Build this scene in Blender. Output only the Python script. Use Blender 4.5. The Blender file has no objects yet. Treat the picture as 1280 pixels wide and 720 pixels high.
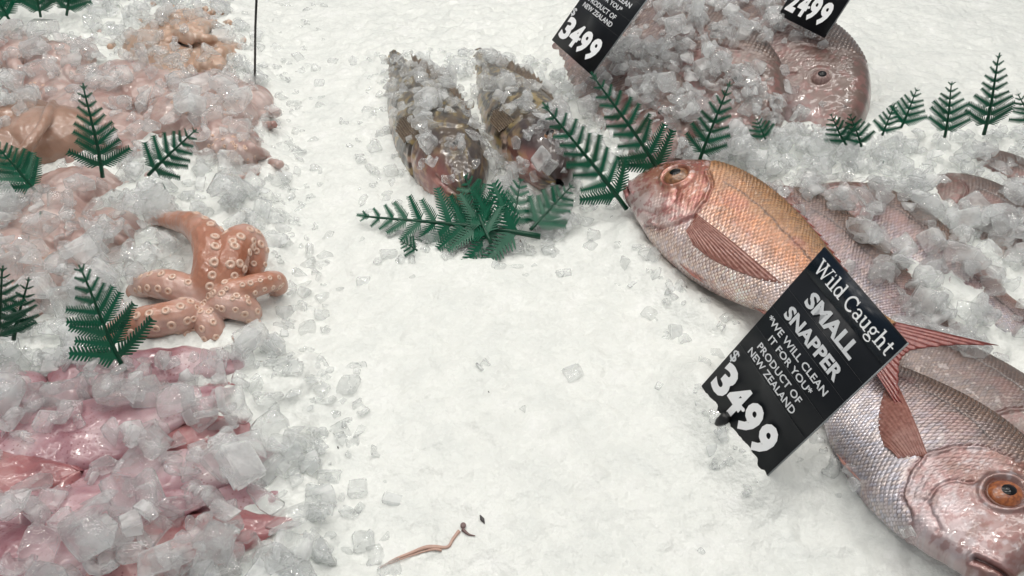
import bpy, bmesh, math, random
import numpy as np
from mathutils import Vector, Matrix
from mathutils.bvhtree import BVHTree

random.seed(7); rng = np.random.default_rng(7)
S = bpy.context.scene
COL = S.collection
R = math.radians

# ------------------------------------------------------------------ camera
FPX, PITCH, DIST = 1004.0, R(42.4), 0.69
CAM = Vector((0, -DIST*math.cos(PITCH), DIST*math.sin(PITCH)))
cd = bpy.data.cameras.new('camera'); cam = bpy.data.objects.new('camera', cd); COL.objects.link(cam)
cam.location = CAM; cam.rotation_euler = (math.pi/2 - PITCH, 0, 0)
cd.sensor_width = 36; cd.lens = 36*FPX/1280; cd.clip_start = .01; cd.clip_end = 50
S.camera = cam
# ------------------------------------------------------------------ world + lamps (indoor fish counter, ceiling strips)
W = bpy.data.worlds.new('World'); S.world = W; W.use_nodes = True
W.node_tree.nodes['Background'].inputs[0].default_value = (.96, .98, 1, 1)
W.node_tree.nodes['Background'].inputs[1].default_value = .35
LP = .92
def area(name, loc, target, sx, sy, power, col=(1, .97, .92)):
    l = bpy.data.lights.new(name, 'AREA'); l.shape = 'RECTANGLE'; l.size = sx; l.size_y = sy
    l.energy = power; l.color = col
    o = bpy.data.objects.new(name, l); COL.objects.link(o); o.location = loc
    o.rotation_euler = (Vector(target)-Vector(loc)).to_track_quat('-Z', 'Y').to_euler()
for k_, (ly, pw) in enumerate(((-.55, 5), (-.05, 7), (.45, 8), (.95, 8), (1.5, 7))):     # rows of ceiling strips
    area('ceiling_strip_light', (.1*(k_ % 2)-.05, ly, 1.75), (.1*(k_ % 2)-.05, ly, 0), 2.6, .10, pw*LP)
for lx, ly in ((-.8, .1), (-.45, .8), (-.15, .3), (.2, 1.0), (.35, -.1), (.75, .55), (1.0, .0), (-.3, -.5), (-1.0, .9)):   # small counter spots
    area('counter_spot', (lx, ly, 1.45), (lx*.35, .1, 0), .055, .055, 1.15*LP, (1, .95, .88))
S.view_settings.view_transform = 'Standard'; S.view_settings.look = 'None'
S.view_settings.exposure = 0.06; S.view_settings.gamma = 1
S.render.engine = 'CYCLES'
S.cycles.use_denoising = True; S.cycles.max_bounces = 14; S.cycles.transmission_bounces = 10
S.cycles.transparent_max_bounces = 64; S.cycles.diffuse_bounces = 5; S.cycles.glossy_bounces = 5
S.cycles.sample_clamp_indirect = 8; S.cycles.blur_glossy = .2
S.cycles.use_adaptive_sampling = True; S.cycles.adaptive_threshold = .03

# ------------------------------------------------------------------ helpers
SP, CP = math.sin(PITCH), math.cos(PITCH)
def ray(px, py):
    a = (px-640)/FPX; b = -(py-360)/FPX
    return Vector((a, CP + b*SP, -SP + b*CP))
def at(px, py, z=0.0):
    d = ray(px, py); return CAM + d*((z-CAM.z)/d.z)
def at_y(px, py, y):
    d = ray(px, py); return CAM + d*((y-CAM.y)/d.y)
def to_px(x, y, z):
    dx, dy, dz = x-CAM.x, y-CAM.y, z-CAM.z
    dep = dy*CP - dz*SP; up = dy*SP + dz*CP
    return 640 + FPX*dx/dep, 360 - FPX*up/dep, dep
def tag(o, label=None, cat=None, group=None, kind=None):
    if label: o['label'] = label
    if cat: o['category'] = cat
    if group: o['group'] = group
    if kind: o['kind'] = kind
    return o
def link(name, me, mat=None, parent=None, smooth=True):
    o = bpy.data.objects.new(name, me); COL.objects.link(o)
    if mat and not me.materials: me.materials.append(mat)
    if smooth:
        me.polygons.foreach_set('use_smooth', [True]*len(me.polygons))
    if parent: o.parent = parent
    return o
def empty(name, loc=(0, 0, 0)):
    o = bpy.data.objects.new(name, None); COL.objects.link(o); o.location = loc; o.empty_display_size = .02; return o
def mesh(name, v, f):
    me = bpy.data.meshes.new(name); me.from_pydata([tuple(p) for p in v], [], f); me.update(); return me
def from_bm(name, bm):
    me = bpy.data.meshes.new(name); bm.to_mesh(me); bm.free(); return me
def grid_mesh(name, P, close_v=False):
    nu, nv = P.shape[:2]
    idx = np.arange(nu*nv).reshape(nu, nv)
    if close_v: idx = np.concatenate([idx, idx[:, :1]], 1)
    f = np.stack([idx[:-1, :-1], idx[1:, :-1], idx[1:, 1:], idx[:-1, 1:]], -1).reshape(-1, 4)
    me = bpy.data.meshes.new(name)
    me.vertices.add(nu*nv); me.vertices.foreach_set('co', P.reshape(-1).astype(np.float32))
    me.loops.add(f.size); me.loops.foreach_set('vertex_index', f.reshape(-1).astype(np.int32))
    me.polygons.add(len(f)); me.polygons.foreach_set('loop_start', np.arange(0, f.size, 4, dtype=np.int32))
    me.update(calc_edges=True); me.validate()
    return me
def set_col(me, C, name='col'):
    a = me.color_attributes.new(name, 'FLOAT_COLOR', 'POINT')
    C4 = np.ones((len(me.vertices), 4), np.float32); C4[:, :3] = C.reshape(-1, 3)
    a.data.foreach_set('color', C4.reshape(-1))
def hash2(i, j, s=0):
    n = np.sin(i*127.1 + j*311.7 + s*74.7)*43758.5453
    return n - np.floor(n)
def vnoise(x, y, s=0):
    i, j = np.floor(x), np.floor(y); fx, fy = x-i, y-j
    fx = fx*fx*(3-2*fx); fy = fy*fy*(3-2*fy)
    return (hash2(i, j, s)*(1-fx) + hash2(i+1, j, s)*fx)*(1-fy) + (hash2(i, j+1, s)*(1-fx) + hash2(i+1, j+1, s)*fx)*fy
def fbm(x, y, o=4, s=0):
    r = 0; a = .5
    for k in range(o): r = r + a*vnoise(x, y, s+k); x = x*2.03; y = y*2.03; a *= .5
    return r
def sstep(a, b, x):
    t = np.clip((x-a)/(b-a), 0, 1); return t*t*(3-2*t)
def poly_sd(x, y, P):
    """signed distance (negative inside) to a polygon, vectorised"""
    P = np.asarray(P, float); d = np.full(np.shape(x), 1e9); ins = np.zeros(np.shape(x), bool)
    for k in range(len(P)):
        a, b = P[k], P[(k+1) % len(P)]; e = b-a
        t = np.clip(((x-a[0])*e[0]+(y-a[1])*e[1])/(e@e+1e-12), 0, 1)
        d = np.minimum(d, np.hypot(x-a[0]-t*e[0], y-a[1]-t*e[1]))
        c = ((a[1] > y) != (b[1] > y)) & (x < (b[0]-a[0])*(y-a[1])/(b[1]-a[1]+1e-12)+a[0])
        ins ^= c
    return np.where(ins, -d, d)
def line_d(x, y, P):
    P = np.asarray(P, float); d = np.full(np.shape(x), 1e9)
    for a, b in zip(P[:-1], P[1:]):
        e = b-a; t = np.clip(((x-a[0])*e[0]+(y-a[1])*e[1])/(e@e+1e-12), 0, 1)
        d = np.minimum(d, np.hypot(x-a[0]-t*e[0], y-a[1]-t*e[1]))
    return d
def curve_pts(P, n):
    """Catmull-Rom through rows of P"""
    P = np.asarray(P, float); m = len(P)
    Q = np.vstack([2*P[0]-P[1], P, 2*P[-1]-P[-2]])
    t = np.linspace(0, m-1-1e-9, n); k = t.astype(int); f = (t-k)[:, None]
    a, b, c, d = Q[k], Q[k+1], Q[k+2], Q[k+3]
    return .5*((2*b)+(-a+c)*f+(2*a-5*b+4*c-d)*f*f+(-a+3*b-3*c+d)*f**3)

# ------------------------------------------------------------------ materials
def mat(name):
    m = bpy.data.materials.new(name); m.use_nodes = True
    nt = m.node_tree; return m, nt, nt.nodes['Principled BSDF']
def N(nt, t, **kw):
    n = nt.nodes.new(t)
    for k, v in kw.items():
        if k.startswith('i_'):
            key = k[2:].replace('_', ' '); n.inputs[int(key) if key.isdigit() else key].default_value = v
        else: setattr(n, k, v)
    return n
def noise_bump(nt, b, scale, strength, dist=.001, detail=4, coord='Object'):
    tc = N(nt, 'ShaderNodeTexCoord'); nz = N(nt, 'ShaderNodeTexNoise', i_Scale=scale, i_Detail=detail)
    bp = N(nt, 'ShaderNodeBump', i_Strength=strength, i_Distance=dist)
    nt.links.new(tc.outputs[coord], nz.inputs['Vector']); nt.links.new(nz.outputs[0], bp.inputs['Height'])
    nt.links.new(bp.outputs[0], b.inputs['Normal']); return nz
def noise_col(nt, b, scale, stops, detail=5, coord='Object', sock='Base Color'):
    tc = N(nt, 'ShaderNodeTexCoord'); nz = N(nt, 'ShaderNodeTexNoise', i_Scale=scale, i_Detail=detail)
    r = N(nt, 'ShaderNodeValToRGB'); e = r.color_ramp.elements
    while len(e) < len(stops): e.new(.5)
    for k, (p, c) in enumerate(stops):
        e[k].position = p; e[k].color = (*c, 1) if len(c) == 3 else c
    nt.links.new(tc.outputs[coord], nz.inputs['Vector']); nt.links.new(nz.outputs[0], r.inputs[0])
    nt.links.new(r.outputs[0], b.inputs[sock]); return r
def plain(name, col, rough=.4, **kw):
    m, nt, b = mat(name); b.inputs['Base Color'].default_value = (*col, 1); b.inputs['Roughness'].default_value = rough
    for k, v in kw.items(): b.inputs[k.replace('_', ' ')].default_value = v
    return m

M = {}
# packed crushed ice bed
m, nt, b = mat('packed_ice'); M['bed'] = m
noise_col(nt, b, 26, [(.3, (.68, .70, .675)), (.55, (.735, .75, .72)), (.75, (.78, .79, .77))])
src = b.inputs['Base Color'].links[0].from_socket
tc = N(nt, 'ShaderNodeTexCoord'); vo = N(nt, 'ShaderNodeTexVoronoi', i_Scale=150); wn = N(nt, 'ShaderNodeTexNoise', i_Scale=120, i_Detail=5)
mw_ = N(nt, 'ShaderNodeMixRGB'); mw_.inputs[0].default_value = .03; hs = N(nt, 'ShaderNodeSeparateColor'); mr = N(nt, 'ShaderNodeMapRange'); mr.inputs['To Min'].default_value = .955; mr.inputs['To Max'].default_value = 1.03
ml = N(nt, 'ShaderNodeMixRGB', blend_type='MULTIPLY'); ml.inputs[0].default_value = 1
nt.links.new(tc.outputs['Object'], mw_.inputs[1]); nt.links.new(tc.outputs['Object'], wn.inputs['Vector']); nt.links.new(wn.outputs['Color'], mw_.inputs[2]); nt.links.new(mw_.outputs[0], vo.inputs['Vector'])
nt.links.new(vo.outputs['Color'], hs.inputs[0]); nt.links.new(hs.outputs[0], mr.inputs['Value']); nt.links.new(src, ml.inputs[1]); nt.links.new(mr.outputs[0], ml.inputs[2]); nt.links.new(ml.outputs[0], b.inputs['Base Color'])
b.inputs['Roughness'].default_value = .4; b.inputs['IOR'].default_value = 1.31
b.inputs['Coat Weight'].default_value = .6; b.inputs['Coat Roughness'].default_value = .06; b.inputs['Coat IOR'].default_value = 1.33
noise_bump(nt, b, 240, .85, .0018, 8)
bp = [n for n in nt.nodes if n.type == 'BUMP'][0]; nt.links.new(bp.outputs[0], b.inputs['Coat Normal'])
# ice chunks
def ice(name, lo, cloud, rough, thin=.45, tint=(.985, .99, .99)):
    m, nt, b = mat(name)
    b.inputs['Base Color'].default_value = (*tint, 1)
    b.inputs['Transmission Weight'].default_value = 1; b.inputs['IOR'].default_value = 1.29
    b.inputs['Roughness'].default_value = rough
    ge = N(nt, 'ShaderNodeNewGeometry'); nzb = N(nt, 'ShaderNodeTexNoise', i_Scale=110, i_Detail=3); bp = N(nt, 'ShaderNodeBump', i_Strength=.22, i_Distance=.003)
    nt.links.new(ge.outputs['Position'], nzb.inputs['Vector']); nt.links.new(nzb.outputs[0], bp.inputs['Height']); nt.links.new(bp.outputs[0], b.inputs['Normal'])
    out = nt.nodes['Material Output']
    d = N(nt, 'ShaderNodeBsdfDiffuse'); d.inputs[0].default_value = (.96, .97, .97, 1)
    t = N(nt, 'ShaderNodeBsdfTranslucent'); t.inputs[0].default_value = (.96, .97, .97, 1)
    mx = N(nt, 'ShaderNodeMixShader'); mx.inputs[0].default_value = .5
    nt.links.new(d.outputs[0], mx.inputs[1]); nt.links.new(t.outputs[0], mx.inputs[2])
    nz = N(nt, 'ShaderNodeTexNoise', i_Scale=70, i_Detail=3, i_Roughness=.5)
    mr = N(nt, 'ShaderNodeMapRange'); mr.inputs['From Min'].default_value = .47; mr.inputs['From Max'].default_value = .66
    mr.inputs['To Min'].default_value = lo; mr.inputs['To Max'].default_value = cloud
    nt.links.new(ge.outputs['Position'], nz.inputs['Vector']); nt.links.new(nz.outputs[0], mr.inputs['Value'])
    tr = N(nt, 'ShaderNodeBsdfTransparent'); tr.inputs[0].default_value = (.985, .99, .99, 1)
    m0 = N(nt, 'ShaderNodeMixShader'); m0.inputs[0].default_value = thin
    nt.links.new(b.outputs[0], m0.inputs[1]); nt.links.new(tr.outputs[0], m0.inputs[2])
    mp = N(nt, 'ShaderNodeMapRange'); mp.inputs['From Min'].default_value = .52; mp.inputs['From Max'].default_value = .62; mp.inputs['To Max'].default_value = .22  # bright edge highlights put in as extra white along sharp edges
    ad = N(nt, 'ShaderNodeMath', operation='ADD', use_clamp=True); nt.links.new(ge.outputs['Pointiness'], mp.inputs['Value']); nt.links.new(mp.outputs[0], ad.inputs[0]); nt.links.new(mr.outputs[0], ad.inputs[1])
    m2 = N(nt, 'ShaderNodeMixShader'); nt.links.new(ad.outputs[0], m2.inputs[0])
    nt.links.new(m0.outputs[0], m2.inputs[1]); nt.links.new(mx.outputs[0], m2.inputs[2])
    fr = N(nt, 'ShaderNodeFresnel', i_IOR=1.33); gl = N(nt, 'ShaderNodeBsdfGlossy'); gl.inputs['Roughness'].default_value = rough
    nt.links.new(bp.outputs[0], gl.inputs['Normal']); nt.links.new(bp.outputs[0], fr.inputs['Normal'])
    m3 = N(nt, 'ShaderNodeMixShader'); sb = N(nt, 'ShaderNodeMath', operation='SUBTRACT'); sb.inputs[0].default_value = 1; nt.links.new(ge.outputs['Backfacing'], sb.inputs[1])
    mu = N(nt, 'ShaderNodeMath', operation='MULTIPLY'); nt.links.new(fr.outputs[0], mu.inputs[0]); nt.links.new(sb.outputs[0], mu.inputs[1])   # only the outer face mirrors
    nt.links.new(mu.outputs[0], m3.inputs[0]); nt.links.new(m2.outputs[0], m3.inputs[1]); nt.links.new(gl.outputs[0], m3.inputs[2])
    nt.links.new(m3.outputs[0], out.inputs['Surface']); return m
M['ice_clear'] = ice('clear_ice', .005, .10, .006, .64)
M['ice_cloud'] = ice('cloudy_ice', .05, .38, .015, .77)
# fish skin: vertex colour = pigment of each scale, with painted overlap shade and glint
def skin(name, hue=.5, sat=1, val=1, metal=.35, rough=.27):
    m, nt, b = mat(name)
    a = N(nt, 'ShaderNodeVertexColor', layer_name='col')
    h = N(nt, 'ShaderNodeHueSaturation', i_Hue=hue, i_Saturation=sat, i_Value=val)
    nt.links.new(a.outputs[0], h.inputs['Color']); nt.links.new(h.outputs[0], b.inputs['Base Color'])
    b.inputs['Metallic'].default_value = metal; b.inputs['Roughness'].default_value = rough
    b.inputs['Coat Weight'].default_value = .8; b.inputs['Coat Roughness'].default_value = .07
    noise_bump(nt, b, 900, .15, .0006, 3); return m
M['snapper'] = skin('pink_snapper_skin')
M['snapper_cool'] = skin('mauve_snapper_skin', sat=.95)
M['snapper_grey'] = skin('grey_pink_snapper_skin', sat=.95, val=1, rough=.33, metal=.1)
M['cod'] = skin('olive_fish_skin', metal=.05, rough=.28)
def fin(name, c1, c2, alpha=1.):
    m, nt, b = mat(name); noise_col(nt, b, 90, [(.35, c1), (.65, c2)])
    b.inputs['Roughness'].default_value = .3; b.inputs['Coat Weight'].default_value = .6; b.inputs['Coat Roughness'].default_value = .15; b.inputs['Alpha'].default_value = alpha
    return m
M['fin_red'] = fin('red_fin', (.19, .028, .025), (.30, .075, .06), .9)
M['fin_pink'] = fin('pink_fin', (.42, .17, .14), (.58, .32, .27))
M['fin_side'] = fin('side_fin', (.24, .075, .055), (.38, .17, .13), .8)
M['fin_brown'] = fin('brown_fin', (.09, .06, .035), (.2, .14, .09), .85)
M['iris'] = fin('copper_iris', (.16, .035, .01), (.38, .12, .03))
M['iris_dark'] = fin('dark_copper_iris', (.12, .05, .02), (.3, .14, .06))
M['iris_dull'] = fin('dull_iris', (.16, .09, .08), (.3, .2, .18))
M['pupil'] = plain('black_pupil', (.003, .003, .004), .08, Specular_IOR_Level=.35)
M['eye_rim'] = plain('eye_rim_skin', (.16, .07, .05), .25)
# octopus and squid
def flesh(name, stops, scale=22, sss=.25, rough=.3):
    m, nt, b = mat(name); noise_col(nt, b, scale, stops)
    noise_bump(nt, b, 420, .25, .0012, 4)
    b.inputs['Roughness'].default_value = rough; b.inputs['Coat Weight'].default_value = .7; b.inputs['Coat Roughness'].default_value = .1
    if sss:
        b.inputs['Subsurface Weight'].default_value = sss; b.inputs['Subsurface Radius'].default_value = (.006, .003, .002); b.inputs['Subsurface Scale'].default_value = 1
    return m
M['octopus'] = flesh('orange_octopus_flesh', [(.32, (.32, .115, .06)), (.5, (.42, .19, .12)), (.64, (.53, .35, .30))], 19)
M['octopus_pale'] = flesh('pale_octopus_flesh', [(.3, (.29, .17, .15)), (.5, (.41, .29, .26)), (.7, (.53, .44, .415))], 30)
M['octopus_brown'] = flesh('brown_octopus_skin', [(.3, (.20, .11, .075)), (.5, (.30, .175, .12)), (.7, (.42, .27, .21))], 26)
M['octopus_tan'] = flesh('tan_octopus_flesh', [(.3, (.36, .22, .15)), (.5, (.46, .31, .225)), (.7, (.55, .43, .36))], 30)
M['sucker'] = plain('sucker_flesh', (.60, .42, .33), .3, Coat_Weight=.4)
M['sucker_cup'] = plain('sucker_cup', (.46, .25, .17), .3, Coat_Weight=.4)
def squid_skin(name, stops):
    m = flesh(name, stops, 26); nt = m.node_tree; b = nt.nodes['Principled BSDF']
    src = b.inputs['Base Color'].links[0].from_socket
    tc = N(nt, 'ShaderNodeTexCoord'); vo = N(nt, 'ShaderNodeTexVoronoi', i_Scale=420)
    mr = N(nt, 'ShaderNodeMapRange'); mr.inputs['From Min'].default_value = .16; mr.inputs['From Max'].default_value = .34; mr.inputs['To Min'].default_value = .75; mr.inputs['To Max'].default_value = 0
    nz = N(nt, 'ShaderNodeTexNoise', i_Scale=30); mu = N(nt, 'ShaderNodeMath', operation='MULTIPLY')
    mr2 = N(nt, 'ShaderNodeMapRange'); mr2.inputs['From Min'].default_value = .4; mr2.inputs['From Max'].default_value = .6
    mx = N(nt, 'ShaderNodeMixRGB'); mx.inputs[2].default_value = (.16, .03, .04, 1)
    L = nt.links.new; L(tc.outputs['Object'], vo.inputs['Vector']); L(tc.outputs['Object'], nz.inputs['Vector']); L(vo.outputs['Distance'], mr.inputs['Value'])
    L(nz.outputs[0], mr2.inputs['Value']); L(mr.outputs[0], mu.inputs[0]); L(mr2.outputs[0], mu.inputs[1]); L(mu.outputs[0], mx.inputs[0]); L(src, mx.inputs[1]); L(mx.outputs[0], b.inputs['Base Color'])
    return m
M['squid'] = squid_skin('pink_squid_skin', [(.3, (.20, .065, .085)), (.45, (.345, .18, .205)), (.58, (.44, .305, .325)), (.72, (.51, .44, .435))])
M['squid_dark'] = squid_skin('crimson_squid_skin', [(.3, (.13, .03, .04)), (.5, (.31, .105, .11)), (.7, (.45, .26, .25))])
M['fern'] = plain('green_plastic', (.002, .084, .043), .3, Specular_IOR_Level=.35)
M['fern_stem'] = plain('dark_green_plastic', (.002, .048, .024), .3, Specular_IOR_Level=.35)
# signs
m, nt, b = mat('black_sign_card'); M['card'] = m
noise_col(nt, b, 40, [(.3, (.008, .010, .013)), (.7, (.014, .016, .02))]); b.inputs['Roughness'].default_value = .3; b.inputs['Specular IOR Level'].default_value = .22
noise_bump(nt, b, 60, .03, .001, 2)
M['strip'] = plain('navy_sign_strip', (.003, .008, .016), .25, Specular_IOR_Level=.25)
M['seam'] = plain('sign_seam', (.035, .037, .042), .3)
M['letter'] = plain('white_lettering', (.80, .81, .82), .4)
M['letter_dim'] = plain('grey_lettering', (.62, .64, .66), .4)
M['rod'] = plain('black_plastic', (.008, .008, .009), .35)
M['pale_edge'] = plain('sign_edge', (.25, .27, .28), .3)

# ------------------------------------------------------------------ the ice bed
ZL = [(-260, -60), (290, -60), (325, 40), (335, 130), (345, 230), (350, 330), (330, 420), (380, 455), (385, 560), (405, 650), (430, 800), (-260, 800)]
ZR = [(770, 170), (880, 195), (1000, 155), (1100, 150), (1500, 130), (1500, 560), (1290, 430), (1130, 400), (1010, 300), (900, 215)]
ZM = [(470, 60), (600, 40), (720, 60), (760, 150), (740, 240), (620, 260), (540, 240), (480, 150)]
ZT = [(700, 60), (770, -80), (900, -60), (1010, 40), (1085, 120), (1080, 160), (880, 200), (760, 160)]
def heap(x, y):
    px, py, _ = to_px(x, y, np.zeros_like(x))
    g = lambda P, w: sstep(w, -w, poly_sd(px, py, P))
    ds = line_d(px, py, [(872, 490), (948, 606)])
    d1 = line_d(px, py, [(785, 300), (850, 372), (915, 420)]); d2 = line_d(px, py, [(1030, 585), (1120, 655), (1220, 740)])
    return .013*np.exp(-(d1/26)**2) + .012*np.exp(-(d2/28)**2) + .021*np.exp(-(ds/34)**2) + .016*g(ZL, 45) + .022*g(ZR, 40) + .006*g(ZM, 35) + .010*g(ZT, 40)
def cells(x, y, size, s):
    gx, gy = x/size, y/size; i0, j0 = np.floor(gx), np.floor(gy); best = np.full(x.shape, 9.); h = np.zeros(x.shape)
    for di in (-1, 0, 1):
        for dj in (-1, 0, 1):
            i, j = i0+di, j0+dj
            cx, cy = i+hash2(i, j, s), j+hash2(i, j, s+5)
            d = (gx-cx)**2+(gy-cy)**2
            v = (hash2(i, j, s+9)-.5) + (gx-cx)*(hash2(i, j, s+2)-.5)*1.6 + (gy-cy)*(hash2(i, j, s+3)-.5)*1.6
            k = d < best; best = np.where(k, d, best); h = np.where(k, v, h)
    return h
def bed_height(x, y):
    px, py, _ = to_px(x, y, np.zeros_like(x))
    core = sstep(0, 70, np.minimum(np.minimum(poly_sd(px, py, ZL), poly_sd(px, py, ZR)), np.minimum(poly_sd(px, py, ZM), poly_sd(px, py, ZT))))
    h = heap(x, y) + .010*(fbm(x*7, y*7, 3, 3)-.45)
    h = h + (.0034-.0016*core)*cells(x, y, .010, 4) + .0022*(fbm(x*120, y*120, 3, 8)-.5) + (.0034-.0020*core)*(cells(x, y, .021, 21))
    return h
xs = np.arange(-1.05, 1.0501, .0030); ys = np.arange(-.42, 1.1, .0030)
X, Y = np.meshgrid(xs, ys, indexing='ij')
bed_me = grid_mesh('ice_bed', np.stack([X, Y, bed_height(X, Y)], -1))
bed = link('ice_bed', bed_me, M['bed']); tag(bed, 'white bed of packed crushed ice under the whole display', kind='structure')

# ------------------------------------------------------------------ fish
def smooth_prof(P, u):
    P = np.asarray(P, float); d = np.linspace(0, 1, 800)
    c = curve_pts(P, 800); o = np.argsort(c[:, 0]); return np.interp(u, c[o, 0], c[o, 1])
SN_TOP = [(0, -.03), (.015, .02), (.04, .068), (.09, .125), (.16, .175), (.25, .208), (.36, .22), (.5, .205), (.65, .165), (.8, .108), (.9, .068), (1, .06)]
SN_BOT = [(0, -.065), (.025, -.095), (.08, -.112), (.16, -.14), (.25, -.165), (.36, -.18), (.5, -.176), (.65, -.145), (.8, -.095), (.9, -.06), (1, -.055)]
SN_THK = [(0, .02), (.04, .048), (.1, .070), (.2, .088), (.32, .10), (.5, .092), (.7, .062), (.88, .03), (1, .018)]
EYE = (.186, .056, .046)
def snapper_mesh(name, pal, er_=None, scl=1.):
    nu, nv = 460, 376
    u = np.linspace(0, 1, nu)**1.06; ph = np.linspace(0, 2*np.pi, nv, endpoint=False)
    top, bot, th = smooth_prof(SN_TOP, u), smooth_prof(SN_BOT, u), smooth_prof(SN_THK, u)
    U = u[:, None] + 0*ph[None]; c, h = ((top+bot)/2)[:, None], ((top-bot)/2)[:, None]
    Yv = c + h*np.cos(ph)[None]; sn = np.sin(ph)[None]
    Zv = th[:, None]*np.sign(sn)*np.abs(sn)**.72
    P = np.stack([U, Yv, Zv], -1)
    n = np.cross(np.gradient(P, axis=0), np.roll(P, -1, 1)-np.roll(P, 1, 1))
    n /= np.linalg.norm(n, axis=-1, keepdims=True)+1e-9
    if (n[nu//2, nv//4, 2] < 0): n = -n
    s = (Yv-bot[:, None])/(top-bot)[:, None]           # 0 belly .. 1 back
    side = np.abs(sn)**.5
    ex, ey, er = EYE; er = er_ or er
    gill = [(.275, .125), (.33, .09), (.362, .03), (.368, -.03), (.345, -.085), (.29, -.13), (.22, -.145)]
    pre = [(.235, .01), (.26, -.02), (.265, -.06), (.24, -.10), (.17, -.112)]
    mouth = [(-.01, -.047), (.03, -.062), (.066, -.083)]
    lat = [(.345, .12), (.42, .125), (.55, .108), (.7, .072), (.85, .03), (1, .004)]
    jx, jy = .016*(fbm(U*30, Yv*30, 3, 31)-.5), .016*(fbm(U*30, Yv*30, 3, 37)-.5)
    dg, dp, dm, dl = (line_d(U+jx, Yv+jy, q) for q in (gill, pre, mouth, lat))
    de = np.hypot(U-ex, Yv-ey)
    gx = np.interp(Yv, [-.14, -.125, -.085, -.03, .03, .085, .115, .2], [.22, .29, .345, .368, .362, .33, .275, .20])
    body = sstep(-.004, .012, U-gx)                    # behind the gill cover
    # scales
    ry = (ph/(2*np.pi)*47)[None] + .9*(fbm(U*7, Yv*7, 3, 61)-.45); cx_ = U*56*(1+.3*U) + 1.6*(fbm(U*6, Yv*6, 3, 62)-.45)
    jb = np.floor(ry*2); bestx = np.full(U.shape, 1e9); g = np.zeros(U.shape); rnd = np.zeros(U.shape); rnd2 = np.zeros(U.shape); lat_ = np.zeros(U.shape)
    for dj in (-1, 0, 1, 2):
        jj = jb+dj; sh = .5*(jj % 2)
        for di in (-1, 0, 1):
            ii = np.floor(cx_-sh)+di; ox = cx_-sh-ii; oy = (ry-jj*.5)*1.25
            d2 = ox*ox*.62+oy*oy; ok = (d2 < .60) & (ii+sh < bestx)
            bestx = np.where(ok, ii+sh, bestx); g = np.where(ok, np.sqrt(d2/.60)*np.sign(ox+.25), g); lat_ = np.where(ok, oy, lat_)
            rnd = np.where(ok, hash2(ii, jj, 1), rnd); rnd2 = np.where(ok, hash2(ii, jj, 2), rnd2)
    em = np.full(U.shape, 1.)
    for dj in (-2, -1, 0, 1, 2, 3):
        jj = jb+dj; sh = .5*(jj % 2)
        for di in (-2, -1, 0, 1):
            ii = np.floor(cx_-sh)+di; ox = cx_-sh-ii; oy = (ry-jj*.5)*1.25
            d2 = ox*ox*.62+oy*oy; ok = (d2 >= .60) & (ii+sh < bestx) & (ox > 0)
            em = np.where(ok, np.minimum(em, np.sqrt(d2/.60)-1), em)
    g = np.clip(em*2.2, 0, 1); sc = .25+.75*sstep(0, 1, g)
    cheek = (1-body)*sstep(er*1.5, er*1.9, de)*sstep(.17, .2, U)*.35
    amp = scl*.0052*np.maximum(body, cheek)*(.5+.5*sstep(.05, .3, s))
    D = amp*sc
    D += .008*np.exp(-((dg-.006)/.008)**2)*(1-body)*side - .007*np.exp(-(dg/.0045)**2)*side
    D += -.0035*np.exp(-(dp/.005)**2)*side + .004*sstep(.0, .03, dp)*np.exp(-(dp/.04)**2)*side
    D += -.010*np.exp(-(dm/.0045)**2) + .006*np.exp(-((dm-.013)/.008)**2)
    D += -.0028*np.exp(-(dl/.0022)**2)*body*side
    D += (.007*np.exp(-((de-er*1.12)/.008)**2)*side - .010*sstep(er*1.05, er*.7, de)*side)*(1 if scl == 1 else .3)
    D += .003*(fbm(U*40, Yv*40, 3, 5)-.45)*(1-body)
    P = P + n*D[..., None]
    # pigment, with overlap shade and glints of the scales painted in
    mix = lambda a, b_, t: np.asarray(a)*(1-t[..., None]) + np.asarray(b_)*t[..., None]
    C = mix(pal['belly'], pal['side'], sstep(.22, .60, s + .10*(fbm(U*9, Yv*9, 3)-.5)))
    C = mix(C, pal['back'], sstep(.5, .95, s + .15*(fbm(U*8, Yv*14, 3, 9)-.5)))
    H = mix(pal['jaw'], pal['cheek'], sstep(.15, .5, s + .3*(fbm(U*14, Yv*14, 3, 4)-.5)))
    H = mix(H, pal['brow'], sstep(.55, .9, s + .25*(fbm(U*18, Yv*18, 3, 6)-.5)))
    H = mix(H, pal['lip'], np.exp(-(dm/.02)**2)*.8)
    fk = fbm(U*70, Yv*70, 3, 41); H = mix(H, pal['belly'], .55*sstep(.54, .66, fk)); H = mix(H, pal['lip'], .55*sstep(.42, .30, fk))
    H = mix(H, pal['brow'], .5*sstep(.5, .62, fbm(U*24, Yv*24, 3, 47)))
    C = mix(H, C, body)
    scol = mix(np.array(pal['edge']), np.array(pal['glint']), sstep(.05, .75, g))  # painted shade under each scale overlap, painted glint farther out
    pat = .4+.6*sstep(.34, .58, fbm(U*11, Yv*16, 3, 63))
    C = C*(1 + (scol-1)*(np.maximum(body, cheek)*pat)[..., None])
    C *= (1 + .40*(rnd-.5)*body)[..., None]
    C[..., 0] *= 1 + .14*(rnd2-.5)*body; C[..., 2] *= 1 - .18*(rnd2-.5)*body
    C = mix(C, np.array(pal['edge'])*.22, .75*np.exp(-(dl/.003)**2)*body)
    C = mix(C, pal['gill'], .5*np.exp(-(dg/.007)**2)*side)
    C = mix(C, pal['lip'], .5*np.exp(-(dp/.006)**2)*side)
    C = mix(C, (.05, .02, .02), .9*np.exp(-(dm/.0035)**2))
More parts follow.
